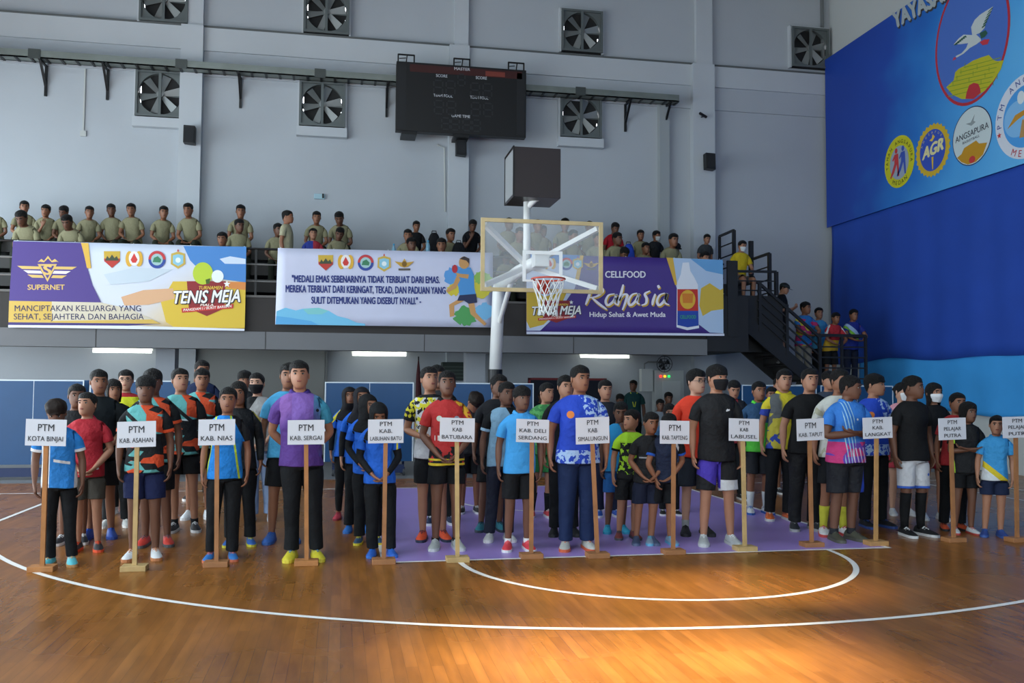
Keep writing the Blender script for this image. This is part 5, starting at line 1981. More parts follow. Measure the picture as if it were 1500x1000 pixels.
        for j in range(rows):
            t = j / (rows - 1)
            pts = []
            for k in range(N):
                a = 2 * math.pi * k / N
                f = math.sin(a)
                z = zb[k] + (1.722 - zb[k]) * t
                o = .001 + th * min(1, t * 1.15)
                if style == 'fade':
                    o = .0015 + th * max(0, t - .25) * 1.3
                if style in ('long', 'bob') and z < 1.60:
                    o = .016 + (1.60 - z) * .06
                p = head_pt(a, max(z, 1.545), o)
                if style in ('fringe', 'bushy') and f > .6 and t < .3:
                    p.y -= .006
                p.z = z + (o * .8 * t if t > .4 else 0)
                if style in ('spiky', 'bushy', 'short', 'fringe'):
                    jit = noise.noise(p * 38 + V((s.seed, 0, 0))) * (.018 if style in ('spiky', 'bushy') else .008)
                    p = p + (p - V((0, 0, 1.62))).normalized() * jit
                pts.append(s.Hd(p))
            rings.append(B.ring(pts))
        for a_, c_ in zip(rings, rings[1:]):
            B.bridge(a_, c_)
        pr = rings[-1]
        r2 = B.ring([s.Hd(head_pt(2 * math.pi * k / N, 1.735, th * .3) + V((0, 0, th * .9 + .004 + .010 * noise.noise(V((k * .9, s.seed, 2))) + (.02 * noise.noise(V((k * 1.7, s.seed, 0))) if style == 'spiky' else 0)))) for k in range(N)])
        B.bridge(pr, r2)
        top = B.add(s.Hd((0, 0, 1.748 + th * 1.2)))
        for k in range(N):
            B.face((r2[k], r2[(k + 1) % N], top))
        if style == 'tied':
            c = V((0, .115, 1.665))
            base = []
            for i in range(1, 5):
                ph = math.pi * i / 5
                base.append(B.ring([s.Hd(c + V((.034 * math.sin(ph) * math.cos(2 * math.pi * k / 8), .034 * math.cos(ph), .034 * math.sin(ph) * math.sin(2 * math.pi * k / 8)))) for k in range(8)]))
            for a_, c_ in zip(base, base[1:]):
                B.bridge(a_, c_)
            B.face(base[0])
            B.face(base[-1])
        return B.build('hair', m, parent, smooth=True, sub=1)

    def hijab(s, parent, m):
        B = MB()
        N = 20
        rows = [(1.36, .185, .150, .135, 1), (1.42, .165, .125, .115, 1), (1.465, .115, .105, .10, 1), (1.50, .088, .108, .10, 1), (1.525, .082, .118, .10, 1), (1.552, .082, .122, .105, 0), (1.60, .089, .118, .112, 0), (1.645, .093, .112, .116, 0), (1.688, .090, .112, .114, 0), (1.72, .070, .088, .090, 0), (1.742, .036, .044, .05, 0)]
        rings = []
        for i, (z, w, f, b, tor) in enumerate(rows):
            pts = []
            for k in range(N):
                p = rpt(k, w, f, b, z, 2.15, N)
                fw = max(0, math.sin(2 * math.pi * k / N))
                if i == 0:
                    p.z -= .05 * fw
                pts.append((s.T if tor and z < 1.49 else s.Hd)(p))
            rings.append(B.ring(pts))
        for i in range(len(rings) - 1):
            for k in range(N):
                if 5 <= i <= 7 and k in (3, 4, 5, 6):
                    continue
                j = (k + 1) % N
                B.face((rings[i][k], rings[i][j], rings[i + 1][j], rings[i + 1][k]))
        top = B.add(s.Hd((0, .003, 1.75)))
        for k in range(N):
            B.face((rings[-1][k], rings[-1][(k + 1) % N], top))
        return B.build('headscarf', m, parent, smooth=True, sub=1, solid=.004)

    def mask(s, parent, m):
        B = MB()
        rs = []
        for z, o in ((1.528, .004), (1.55, .010), (1.58, .013), (1.605, .016), (1.622, .008)):
            pts = []
            for i in range(9):
                a = math.pi / 2 + (i - 4) * .30
                p = head_pt(a, max(z, 1.548), o + (.010 if i == 4 and 1.57 < z < 1.61 else 0))
                p.z = z - .010 * (1 - abs(i - 4) / 4) * (1 if z < 1.56 else -.3)
                pts.append(s.Hd(p))
            rs.append(B.ring(pts))
        for a, c in zip(rs, rs[1:]):
            B.bridge(a, c, 0, closed=False)
        for sx in (0, 8):
            e = V((.078 if sx == 0 else -.078, .012, 1.625))
        return B.build('face_mask', m, parent, smooth=True, sub=1, solid=.003)

    def glasses(s, parent):
        B = MB()
        for sx in (1, -1):
            B.tube([s.Hd((sx * .034 + .023 * math.cos(k * .5236), -.116 + .006 * abs(math.cos(k * .5236)), 1.638 + .018 * math.sin(k * .5236))) for k in range(13)], .0022 * s.s, 5, cap=False)
            B.bar(s.Hd((sx * .056, -.108, 1.642)), s.Hd((sx * .080, .0, 1.642)), .004)
        B.bar(s.Hd((-.011, -.117, 1.642)), s.Hd((.011, -.117, 1.642)), .004)
        return B.build('glasses', mat('thin_black_rim', '#1a1a1e', .4), parent)

    def cap(s, parent, m):
        B = MB()
        N = 16
        rings = []
        for z, o in ((1.655, .012), (1.68, .014), (1.705, .014), (1.728, .016)):
            rings.append(B.ring([s.Hd(head_pt(2 * math.pi * k / N, z, o) + V((0, 0, .006))) for k in range(N)]))
        for a, c in zip(rings, rings[1:]):
            B.bridge(a, c)
        top = B.add(s.Hd((0, 0, 1.755)))
        for k in range(N):
            B.face((rings[-1][k], rings[-1][(k + 1) % N], top))
        o = B.build('cap', m, parent, smooth=True, solid=.003)
        B = MB()
        r1 = B.ring([s.Hd(head_pt(math.pi / 2 + (i - 3) * .3, 1.66, .012)) for i in range(7)])
        r2 = B.ring([s.Hd((-.075 * math.sin((i - 3) * .48), -.115 - .075 * math.cos((i - 3) * .48), 1.655)) for i in range(7)])
        B.bridge(r1, r2, 0, closed=False)
        B.build('cap_peak', m, o, smooth=True, solid=.004)


_cm = {}


def cloth(c, rough=.8):
    return mat('cloth_' + c.lstrip('#') if isinstance(c, str) else str(c), c, rough, bump=1.0, bscale=8, spec=.2)


def rubber(c):
    return mat('rubber_' + c.lstrip('#'), c, .6)


PN = [0]


def person(label, loc, H, rz=0.0, skin=0, shirt='#222428', layers=None, sleeve_col=None, sleeve=.62, hem=.83, collar=None, bot=('shorts', '#17181b', .8), shoes=('#222222', '#dddddd'), lace=None, hair='short', hairm=M_HAIR, mask=None, glasses=False, hijab=None, cap=None, socks=None, group='players lined up on the court', loose=0.0, neck=0.0, trim=None, tight=0.0, fit=0.0, under=None, **kw):
    PN[0] += 1
    seed = PN[0]
    f = Fig(H=H, seed=seed, **kw)
    r = empty('person', loc, rz, label, 'person', group)
    f.body(r, skin)
    if layers:
        mt = Pat('print_shirt_%d' % seed, shirt, layers, scale=f.s)
    else:
        mt = cloth(shirt)
    ms = [mt]
    if sleeve_col:
        ms = [mt, cloth(sleeve_col)] if isinstance(sleeve_col, str) else [mt, Pat('print_sleeve_%d' % seed, sleeve_col[0], sleeve_col[1], scale=f.s)]
    elif trim:
        ms = [mt, mt]
    if trim:
        ms.append(cloth(trim))
    f.shirt(r, ms, sleeve, hem, loose, neck=neck, cuff=trim, tight=tight)
    if under:
        f.shirt(r, [cloth(under)], 2, .95, 0, name='undershirt', tight=.010)
    if collar:
        f.collar(r, cloth(collar))
    k = bot[0]
    bm_ = bot[1] if not isinstance(bot[1], tuple) else Pat('print_bottom_%d' % seed, bot[1][0], bot[1][1], scale=f.s)
    f.bottoms(r, cloth(bm_) if isinstance(bm_, str) else bm_, k, bot[2] if len(bot) > 2 else .8, fit)
    f.shoes(r, mat('shoe_' + shoes[0].lstrip('#'), shoes[0], .55, var=.08, vscale=30), rubber(shoes[1]), cloth(lace or shoes[1]))
    if socks:
        f.leg_tube(r, socks[0], 2.02, cloth(socks[1]))
    if hijab:
        f.hijab(r, cloth(hijab))
    elif hair:
        f.hair(r, hair, hairm)
    if cap:
        f.cap(r, cloth(cap))
    if mask:
        f.mask(r, cloth(mask))
    if glasses:
        f.glasses(r)
    return r, f


def floor_person(label, hx, hy, fx, fy, Y=None, rz=None, up=0.0, **kw):
    """stand a player where the picture shows head top (hx, hy) and toe line (fx, fy)"""
    if Y is None:
        g_ = atZ(fx, fy)
        pos = V((g_.x, g_.y + .10, 0))
    else:
        p = atY(hx, hy, Y)
        pos = V((p.x, Y, 0))
    h = atY(hx, hy, pos.y - kw.get('lean', 0) * .5)
    H = h.z
    if Y is None:
        kw['shear'] = max(-.05, min(.05, (h.x - pos.x) / max(h.z, .5)))
    if kw.get('lean', 0) > .15 or kw.get('nod', 0) > .35:
        H = H / (1 - (1 - math.cos(kw.get('lean', 0))) * .5 - .02 * kw.get('nod', 0))
    if rz is None:
        rz = .5 * math.atan2(CAM.x - pos.x, pos.y - CAM.y)
    kw.setdefault('hs', 1.09 + max(0, (1.62 - H)) * .42)
    kw.setdefault('limb', 1.0 + max(0, (1.6 - H)) * .25)
    return person(label, pos, H, rz, **kw)
# ================================================================== the players on the court
WHT, BLK = '#d4d6d8', '#15171a'
asahan = [(('v', 8, 0, .26), '#5fa9a8'), (('v', 8, .26, .46), '#d2502c'), (('v', 8, .46, .56), '#c9ccd0'), (('and', ('d', 0, 1, 1.22, 1.5), ('d', 1, .7, 0, .98)), '#5fa9a8'), (('and', ('d', .3, 1, 1.26, 1.40), ('d', 1, 0, .0, .2)), '#d2502c'), (('and', ('d', .9, 1, 1.22, 1.27)), BLK)]
royal = [(('c', -.075, 1.30, .036), '#d07a3c'), (('and', ('n', 24, .50), ('d', 1, .35, .53, 2)), '#a8c2e4'), (('and', ('n', 24, .49), ('d', 0, 1, .7, .96)), '#9fbbe0')]
raglan = [(('d', 1, .62, .99, 3), BLK), (('d', -1, .62, .99, 3), BLK)]
ring_y = [(('d', 0, 1, 1.44, 1.52), '#a3262e'), (('d', .35, 1, .7, 1.22), '#a3262e')]
BS = ('#26272b', '#c9c9c9')
FP = [
 # column 1
 dict(label='boy in blue and white shirt standing right behind the KOTA BINJAI sign', p=(66, 586, 84, 830), shirt='#2a7cc6', layers=[(('d', 1, 0, .115, .4), WHT), (('d', -1, 0, .125, .4), WHT), (('and', ('front',), ('d', .2, 1, 1.10, 1.13), ('d', 1, 0, -.09, .07)), WHT)], sleeve_col='#2a7cc6', trim=WHT, bot=('pants', BLK), shoes=('#56b4c0', '#b98a56'), hair='bushy', hairm=M_HAIR2, nod=.38, skin=2, fit=-.006),
 dict(label='boy in plain red shirt and grey shorts looking up, second in the first line', p=(128, 575, 124, 808), shirt='#a82430', bot=('shorts', '#45423c', .72), shoes=('#2a2a2e', '#e0522a'), arms=('front', 'front'), yaw=-.35, nod=-.12, skin=1, layers=[(('c', .09, .93, .014), WHT)]),
 dict(label='boy in red and black shirt half hidden behind the plain red one', p=(113, 563, 0, 0), Y=-2.75, shirt='#1c1d20', layers=[(('d', 1, .8, 1.28, 3), '#a8283c'), (('d', -1, .8, 1.28, 3), '#a8283c')], yaw=.2, skin=2, shoes=BS),
 dict(label='tall boy in black shirt and shorts behind the red shirts of the first line', p=(145, 542, 143, 789), shirt='#1b2124', shoes=('#2a4ea6', '#2a4ea6'), arms=('side', 'front'), yaw=.25, skin=0, hair='fade'),
 dict(label='dark-clothed player with bobbed hair behind the tall boy in black', p=(162, 556, 168, 772), shirt='#191a1d', bot=('pants', BLK), shoes=('#b8b8b4', '#d8d8d4'), hair='bob', skin=0, yaw=.3),
 dict(label='player with glasses in a yellow and red shirt, last in the first line', p=(185, 542, 0, 0), Y=-.7, shirt='#cfd42a', layers=ring_y, bot=('pants', BLK), shoes=(WHT, WHT), glasses=True, skin=3, hair='short'),
 # column 2
 dict(label='boy in black, teal and orange shirt right behind the KAB ASAHAN sign', p=(214, 551, 207, 820), shirt='#17191c', layers=asahan, sleeve_col='#17191c', trim='#d2502c', bot=('shorts', '#1c2448', .72), shoes=('#cfd2d4', '#b9784a'), skin=2, hair='fringe'),
 dict(label='player in black, teal and orange shirt and red shoes, second behind KAB ASAHAN', p=(224, 541, 226, 800), shirt='#17191c', layers=asahan, sleeve_col='#17191c', trim='#d2502c', shoes=('#c83c30', '#55575a'), skin=2, hair='fringe', yaw=.1),
 dict(label='tall player in teal and orange shirt with black shorts, looking to the right', p=(263, 540, 268, 779), shirt='#17191c', layers=asahan, sleeve_col='#17191c', bot=('shorts', BLK, .62), shoes=('#1c1d20', '#c9c9c9'), skin=1, yaw=.35, nod=-.1, socks=(1.86, '#1c1d20')),
 dict(label='player in teal and orange shirt at the right edge of the second line', p=(296, 540, 288, 760), shirt='#17191c', layers=asahan, sleeve_col='#17191c', bot=('shorts', BLK, .7), shoes=(WHT, WHT), skin=0, yaw=.15, nod=.05),
 dict(label='man in navy shirt at the very back of the second line', p=(296, 528, 0, 0), Y=.6, shirt='#1f2a48', bot=('pants', BLK), skin=0, yaw=.3),
 # column 3
 dict(label='girl in bright blue shirt with tied hair right behind the KAB NIAS sign', p=(335, 567, 322, 822), shirt='#1f7fd0', layers=[(('d', 1, .15, .28, .30), '#b8d23a'), (('d', -1, .15, .29, .31), '#b8d23a'), (('d', 1, .5, .82, 3), '#14161a')], bot=('pants', BLK), shoes=('#2f6fb4', '#c46a4a'), hair='tied', fem=True, skin=0, g=.97),
 dict(label='girl in black jacket with yellow shoulder behind the girl in bright blue', p=(350, 559, 350, 800), shirt='#15171a', layers=[(('and', ('d', 1, .8, 1.26, 1.32)), '#c9b23a')], sleeve=2, bot=('pants', BLK), shoes=('#2f5fa8', '#c8c23a'), hair='long', fem=True, skin=0, yaw=-.1),
 dict(label='woman with black face mask, grey and black top and pale jeans', p=(372, 546, 382, 764), shirt='#a9a8a6', layers=[(('d', 1, .62, .99, 3), BLK), (('d', -1, .62, .99, 3), BLK), (('c', .0, 1.22, .05), '#b89a80')], sleeve_col=BLK, bot=('pants', '#7f93b4'), shoes=('#c9cacc', WHT), hair='tied', mask='#17171a', fem=True, skin=3, arms=('front', 'front'), yaw=-.2, fit=.012),
 dict(label='dark-haired person behind the masked woman, only the head showing', p=(358, 544, 0, 0), Y=.9, shirt='#202226', bot=('pants', BLK), skin=0, hair='bushy', yaw=.2),
 # column 4
 dict(label='tall man in purple and teal polo right behind the KAB SERGAI sign', p=(438, 529, 445, 821), shirt='#54357f', layers=[(('g', 1, .5, .62, .88, .25), '#3a86a4'), (('f', .6, ('g', -1, .9, 1.22, 1.42, .3)), '#8c62a8'), (('and', ('front',), ('g', 0, 1, 1.12, 1.30, .3), ('d', 1, 0, -.13, .06)), '#7a5aa6'), (('c', .095, 1.33, .014), '#16181c')], sleeve_col=('#5a3c86', [(('d', 1, 0, .05, 1), '#3c8aa6')]), collar='#43307a', bot=('pants', BLK), shoes=('#c9bc30', '#d0c23a'), lace='#2f6fae', arms=('back', 'back'), skin=1, hair='fade', g=1.08, nod=-.05),
 dict(label='player in light blue shirt hidden behind the tall man in purple', p=(424, 532, 412, 795), shirt='#4a9cc8', bot=('shorts', BLK, .8), shoes=('#2f5ea8', '#2f5ea8'), skin=0, arms=('side', 'back')),
 # column 5
 dict(label='girl in black headscarf and blue shirt right behind the LABUHAN BATU sign', p=(553, 588, 560, 816), shirt='#1c5cc0', layers=[(('d', 1, 0, .15, .17), '#c9c03a')], under=BLK, bot=('pants', BLK), shoes=('#2a5fb8', '#2f6fc8'), hijab='#141517', fem=True, arms=('front', 'front'), nod=.45, skin=0, yaw=.1),
 dict(label='girl in black headscarf, second behind the LABUHAN BATU sign, yellow-trimmed shoes', p=(537, 576, 540, 797), shirt='#1c5cc0', layers=[(('d', 1, .9, 1.36, 1.42), '#c9c03a')], under=BLK, bot=('pants', BLK), shoes=('#2c4a66', '#c9bc30'), hijab='#141517', fem=True, arms=('front', 'front'), yaw=.5, nod=.1, skin=1),
 dict(label='girl in black headscarf, third in the headscarf line, mostly covered', p=(530, 566, 524, 780), shirt='#1c5cc0', under=BLK, bot=('pants', BLK), shoes=('#2a6fc0', '#2a6fc0'), hijab='#1a1a20', fem=True, skin=1, yaw=.1),
 dict(label='girl in black headscarf and red shoes, last in the headscarf line', p=(512, 566, 507, 761), shirt='#1c5cc0', layers=[(('d', -1, .9, 1.36, 1.42), '#c9c03a')], under=BLK, bot=('tight', BLK), shoes=('#b83a4a', '#8f2f3c'), hijab='#17171b', fem=True, skin=0, yaw=.1),
 # column 6
 dict(label='man in red and black polo right behind the KAB BATUBARA sign', p=(655, 544, 655, 805), shirt='#ab2c2c', layers=[(('and', ('d', 0, 1, .80, 1.02), ('n', 12, .45)), BLK), (('st', 0, 1, .05, .0), '#d8b82a'), (('d', 0, 1, .83, .855), '#cdb42c'), (('d', 0, 1, .88, .90), '#cdb42c'), (('and', ('n', 20, .5), ('d', 1, .8, 1.24, 3)), '#d2a02c'), (('c', -.085, 1.30, .028), '#b8c8b8'), (('c', .09, 1.30, .026), '#8f97a8'), (('and', ('front',), ('d', 1, 0, -.13, .13), ('d', 0, 1, 1.08, 1.13), ('st', 1, 0, .05, .55)), '#d8d4d0')], collar='#17181b', bot=('shorts', BLK, .55), shoes=('#a9adab', '#c0c4c2'), arms=('front', 'front'), skin=2, hair='fade', nod=-.12, socks=(1.93, BLK)),
 dict(label='man in white shirt with yellow and black sleeves, left of the red polo', p=(629, 538, 636, 792), shirt='#c6c8cb', layers=[(('and', ('n', 16, .5), ('d', -1, .5, .70, 3)), '#d0c832'), (('and', ('n', 20, .56), ('d', -1, .5, .70, 3)), '#1b1c1f'), (('d', 0, 1, 1.46, 1.6), '#1b1c1f'), (('c', .05, 1.28, .03), '#a84038')], sleeve_col=('#cfc832', [(('n', 22, .5), '#1b1c1f')]), trim='#1b1c1f', bot=('shorts', BLK, .7), shoes=('#e0522a', '#2c3448'), arms=('belly', 'belly'), skin=1, hair='fade', yaw=.25, nod=-.15),
 dict(label='dark-haired player behind the man with yellow and black sleeves', p=(640, 535, 647, 768), shirt='#25272b', layers=[(('d', 0, 1, .8, 1.2), '#a8323a')], bot=('pants', BLK), shoes=('#26324e', '#d8dadc'), skin=0, yaw=.1),
 dict(label='player with bowed brown head between the red polo and light blue polo', p=(689, 571, 0, 0), Y=-1.2, shirt='#2a2c30', bot=('shorts', BLK, .8), hair='bushy', hairm=M_HAIR2, nod=.75, yaw=.5, skin=0, lean=.2),
 # column 7
 dict(label='boy in light blue polo and black shorts right behind the DELI SERDANG sign', p=(764, 566, 761, 807), shirt='#4299d8', collar='#4a9fdc', bot=('shorts', BLK, .8), shoes=('#d23c48', '#dcdcdc'), lace='#e86a70', skin=2, yaw=.3, hair='fringe', socks=(1.88, '#d8d8d8')),
 dict(label='player in black and pale blue raglan shirt beside the light blue polo', p=(742, 560, 733, 793), shirt='#7fa6c0', layers=raglan, sleeve_col=BLK, trim='#9fc4dc', bot=('pants', ('#1a2030', [(('d', -1, 0, .185, .21), '#b8c4d0')])), shoes=('#cfd0d0', '#dcdcdc'), skin=2, yaw=.3, hair='fade'),
 dict(label='player in black half hidden behind the raglan shirt, teal shoes', p=(746, 549, 720, 778), shirt='#1c1d21', bot=('shorts', BLK, .8), shoes=('#2f7f90', '#2c3c48'), skin=2, yaw=.4),
 dict(label='player in green shirt with black socks behind the light blue polo', p=(811, 561, 793, 758), shirt='#3a7f48', layers=[(('n', 14, .55), '#57a05a')], bot=('shorts', '#2f7a40', .7), shoes=('#c23a44', '#d8d8d8'), socks=(1.4, BLK), skin=1, yaw=.5, hair='fade'),
 dict(label='player in black clothes and black shoes behind the stout boy in royal blue', p=(828, 550, 829, 785), shirt='#17181b', bot=('pants', BLK), shoes=('#1c1d20', '#1c1d20'), skin=1, yaw=.2),
 # column 8
 dict(label='stout boy in royal blue printed shirt right behind the SIMALUNGUN sign', p=(849, 536, 848, 806), shirt='#2344b4', layers=royal, sleeve_col=('#2344b4', [(('and', ('n', 24, .52), ('d', 1, 0, 0, 1)), '#a8c2e4')]), bot=('pants', '#1b2a4c'), shoes=('#b4b4ae', '#cc6038'), skin=0, hair='fade', g=1.2, belly=.025, yaw=.35),
 dict(label='young man in dark shirt just right of the stout boy in royal blue', p=(886, 557, 893, 757), shirt='#23262c', bot=('pants', '#1c2236'), shoes=('#2f58b0', '#d8dadc'), skin=1, hair='fade', yaw=.15),
 dict(label='small boy in sky blue shirt with a hand to his face', p=(909, 588, 905, 781), shirt='#2d8cc4', bot=('shorts', '#2a64a4', .8), shoes=('#2fa6c8', '#2f8fb0'), arms=('side', 'chin'), nod=.2, yaw=-.1, skin=2),
 # column 9
 dict(label='boy in navy shirt leaning forward right behind the TAPTENG sign', p=(983, 605, 972, 798), shirt='#1c2740', layers=[(('and', ('d', 1, .6, .98, 1.02)), WHT)], trim='#2a56b0', sleeve_col='#17191d', bot=('shorts', BLK, .8), shoes=('#7c93a8', '#5fa6c4'), lean=.24, nod=.15, arms=(((.24, -.10, 1.12), (.13, -.16, .90), (-.2, -.1, -1), 0), 'front'), skin=0, stance=.03),
 dict(label='small boy in plain black shirt between the neon shirt and the TAPTENG sign', p=(965, 603, 948, 798), shirt='#17181b', layers=[(('and', ('front',), ('d', 0, 1, 1.17, 1.19), ('d', 1, 0, -.08, .08)), '#8f9296')], bot=('shorts', '#1b2134', .8), shoes=('#3c4a66', '#55627c'), arms=('front', 'front'), lean=.1, skin=0, yaw=.2),
 dict(label='small boy in neon green and black shirt looking to the left', p=(932, 600, 922, 790), shirt='#9ccc2c', layers=[(('and', ('n', 15, .47), ('d', 0, 1, .7, 1.34)), '#16181a'), (('d', 0, 1, .7, .9), '#16181a')], trim='#16181a', sleeve_col='#a4d62e', bot=('shorts', (BLK, [(('d', -1, 0, .18, .20), '#a4d62e')]), .85), shoes=('#7c3a38', '#4a4c50'), yaw=-.9, skin=1),
 dict(label='girl with parted dark hair peeping out above the TAPTENG sign', p=(980, 591, 0, 0), Y=-1.7, shirt='#3a5a7a', bot=('pants', BLK), hair='long', fem=True, skin=1, nod=.1),
 dict(label='man with glasses and spiky hair in an orange shirt', p=(1019, 542, 1024, 784), shirt='#dd432e', bot=('shorts', '#2a3038', .9), shoes=('#1c1d20', '#1c1d20'), socks=(1.8, '#9a9c9c'), glasses=True, hair='spiky', skin=3, yaw=.45),
 # column 10
 dict(label='tall man in black shirt and black mask right beside the LABUSEL sign', p=(1049, 535, 1057, 799), shirt='#16171a', layers=[(('c', .085, 1.33, .010), '#e2e2e2'), (('and', ('front',), ('d', -.25, 1, 1.295, 1.312), ('d', 1, 0, .07, .11)), '#e2e2e2')], bot=('shorts', ('#16171a', [(('and', ('d', 1, 0, .0, .4), ('d', 0, 1, .3, .64)), '#c4c6c8'), (('and', ('d', 1, 1.6, .9, 1.35), ('d', 1, 0, -.4, .02)), '#4636a4')]), .85), shoes=('#a8acac', '#b8bcb8'), lace='#d8dada', mask='#1b1b1e', hair='fringe', skin=1, yaw=.45, g=1.03, stance=.03),
 dict(label='boy in navy and bright green shirt behind the LABUSEL sign', p=(1111, 559, 1116, 753), shirt='#284a6c', layers=[(('d', 0, 1, .7, 1.22), '#4fb83c')], collar='#54c440', bot=('shorts', '#26282c', .85), shoes=('#d0d2d4', '#2f5ea8'), socks=(1.45, '#c4c8c8'), skin=0, yaw=.15),
 dict(label='player with bowed head in dark red top, right of the tall masked man', p=(1074, 556, 0, 0), Y=-.4, shirt='#2a2b30', layers=[(('d', 1, 0, -.05, .05), '#8a2a34')], bot=('pants', BLK), skin=1, nod=.35),
 dict(label='small player peeping out between the green collar and the yellow polo', p=(1130, 567, 0, 0), Y=.2, shirt='#b8bcc0', bot=('shorts', BLK, .8), skin=0, yaw=-.1),
 dict(label='man in grey and yellow polo with blue sleeve ends and orange shoes', p=(1157, 541, 1146, 762), shirt='#54585a', layers=[(('g', 1, .1, .14, .17, .12), '#c9ba2c'), (('and', ('n', 6, .5), ('d', 1, 0, -.2, .05), ('d', 0, 1, .8, 1.25)), '#b4a83a'), (('and', ('n', 7, .58), ('d', 0, 1, .7, 1.05)), '#2c449c')], sleeve_col=('#c9ba2c', [(('d', 0, 1, .9, 1.30), '#283c94')]), collar='#cfc02e', bot=('pants', BLK), shoes=('#dd6a34', '#d0d0cc'), skin=1, hair='short', yaw=.05),
 dict(label='player mostly hidden behind the grey and yellow polo', p=(1141, 553, 0, 0), Y=1.0, shirt='#3a3d42', bot=('pants', BLK), skin=1),
 # column 11
 dict(label='stout man in plain black shirt and trousers behind the TAPUT sign', p=(1193, 540, 1184, 777), shirt='#141517', bot=('pants', ('#131417', [(('d', -1, 0, .19, .205), '#b8bcc4')])), shoes=('#2c2e32', '#9a9c9c'), skin=1, g=1.14, belly=.01, yaw=.1, nod=-.05, hair='short'),
 dict(label='player behind the stout man in black, only the face showing', p=(1213, 544, 0, 0), Y=-.5, shirt='#3a4250', bot=('pants', BLK), skin=1, hair='fringe', yaw=.2),
 dict(label='player in white shirt with yellow socks behind the arms-crossed boy', p=(1235, 541, 1228, 785), shirt='#c2c4bc', layers=[(('n', 9, .6), '#a8a890')], bot=('shorts', BLK, .8), shoes=('#d4d4d4', '#b8403c'), socks=(1.42, '#b8b43a'), skin=0, yaw=.4),
 # column 12
 dict(label='stout boy in blue and pink polo with arms crossed beside the LANGKAT sign', p=(1242, 550, 1243, 793), shirt='#3577c8', layers=[(('d', 0, 1, .7, 1.05), '#6a44a8'), (('and', ('v', 7, 0, .4), ('d', 0, 1, .7, 1.06)), '#c43a78'), (('and', ('front',), ('st', 1, .15, .035, .3), ('d', 1, 0, -.06, .06)), '#9fc8dc'), (('and', ('st', 1, .3, .05, .3), ('d', 0, 1, .7, 1.0), ('d', 1, 0, .02, .3)), '#d8c8e0'), (('c', .1, 1.3, .012), WHT)], collar='#3f80d0', bot=('shorts', ('#1b1d23', [(('d', 1, -.3, -.02, .03), '#2a48b4')]), .9), shoes=('#47473a', '#55554a'), socks=(1.86, '#2a2c30'), arms=('cross', 'cross'), skin=2, g=1.2, belly=.02, yaw=.75, nod=.1, hair='short', rz=.05),
 dict(label='tall boy in royal blue shirt and black trousers behind the LANGKAT sign', p=(1279, 548, 1287, 773), shirt='#2449bc', layers=royal, bot=('pants', BLK), shoes=('#1c1d22', '#2f4a8c'), skin=1, hair='fringe', yaw=.65, rz=.0),
 # column 13
 dict(label='man in tight black shirt, white shorts and black leggings', p=(1335, 551, 1347, 786), shirt='#17181a', bot=('shorts', ('#c4c7cc', [(('d', 0, 1, .3, .555), '#3a62c0'), (('c', .13, .68, .016), '#3a62c0')]), .88), shoes=('#17181a', '#d0d2d4'), socks=(1.02, '#141517'), skin=2, hair='fade', yaw=.55, loose=.006, rz=.05),
 dict(label='woman in pink top with white mask behind the man in white shorts', p=(1320, 560, 1327, 755), shirt='#c88f9c', bot=('shorts', '#b03a48', .6), shoes=('#c9c9c9', WHT), mask='#d8dadc', hair='tied', fem=True, skin=3, yaw=.5),
 dict(label='woman in black top and white mask with long dark hair', p=(1366, 561, 1374, 762), shirt='#15161a', bot=('shorts', '#8f2436', .5), shoes=('#c9caca', WHT), mask='#e2e4e6', hair='long', fem=True, skin=1, yaw=.35, arms=('side', 'front')),
 dict(label='player in red shirt and black trousers behind the PELAJAR PUTRA sign', p=(1407, 575, 1404, 777), shirt='#a82c30', layers=[(('d', 1, 0, .12, .3), '#1b1c1f')], bot=('pants', BLK), shoes=('#dd5a30', '#2c2e32'), skin=0, hair='tied', fem=True, yaw=.15),
 dict(label='girl in black and neon shirt with arms crossed', p=(1424, 589, 1420, 783), shirt='#17191c', layers=[(('d', -1, 0, .11, .16), '#9cd030')], bot=('shorts', BLK, .6), shoes=('#c0c2c4', '#a84038'), arms=('cross', 'cross'), hair='bob', fem=True, skin=2, yaw=.35),
 # column 14
 dict(label='small child in sky blue, yellow and white shirt at the far right', p=(1458, 608, 1464, 787), shirt='#3a92cc', layers=[(('d', .85, 1, .5, 1.03), '#d2bc2c'), (('d', .85, 1, .3, .93), '#cdd3d6')], collar='#3a92cc', bot=('shorts', '#1c2640', .6), shoes=('#2a4688', '#3a5a9c'), skin=1, hair='tied', yaw=-.05, rz=-.55),
]
for d in FP:
    d = dict(d)
    p = d.pop('p')
    lb = d.pop('label')
    floor_person(lb, *p, **d)
# ================================================================== spectators in the gallery
ORD = ['', 'first', 'second', 'third', 'fourth', 'fifth', 'sixth', 'seventh', 'eighth', 'ninth', 'tenth', 'eleventh', 'twelfth', 'thirteenth', 'fourteenth', 'fifteenth', 'sixteenth', 'seventeenth', 'eighteenth']
ROWN = {3: 'back row', 2: 'middle row', 1: 'lower row', 0: 'bottom row'}
KH, KP = '#8b876a', '#2a2f26'
GS = 'spectators in khaki shirts'


def row_of(hx, hy):
    best = None
    for i in range(4):
        Y = 5.3 + .8 * i + .2
        p = atY(hx, hy, Y)
        e = abs(p.z - (2.75 + .43 * i + 1.28))
        if best is None or e < best[0]:
            best = (e, i, p)
    return best[1], best[2]


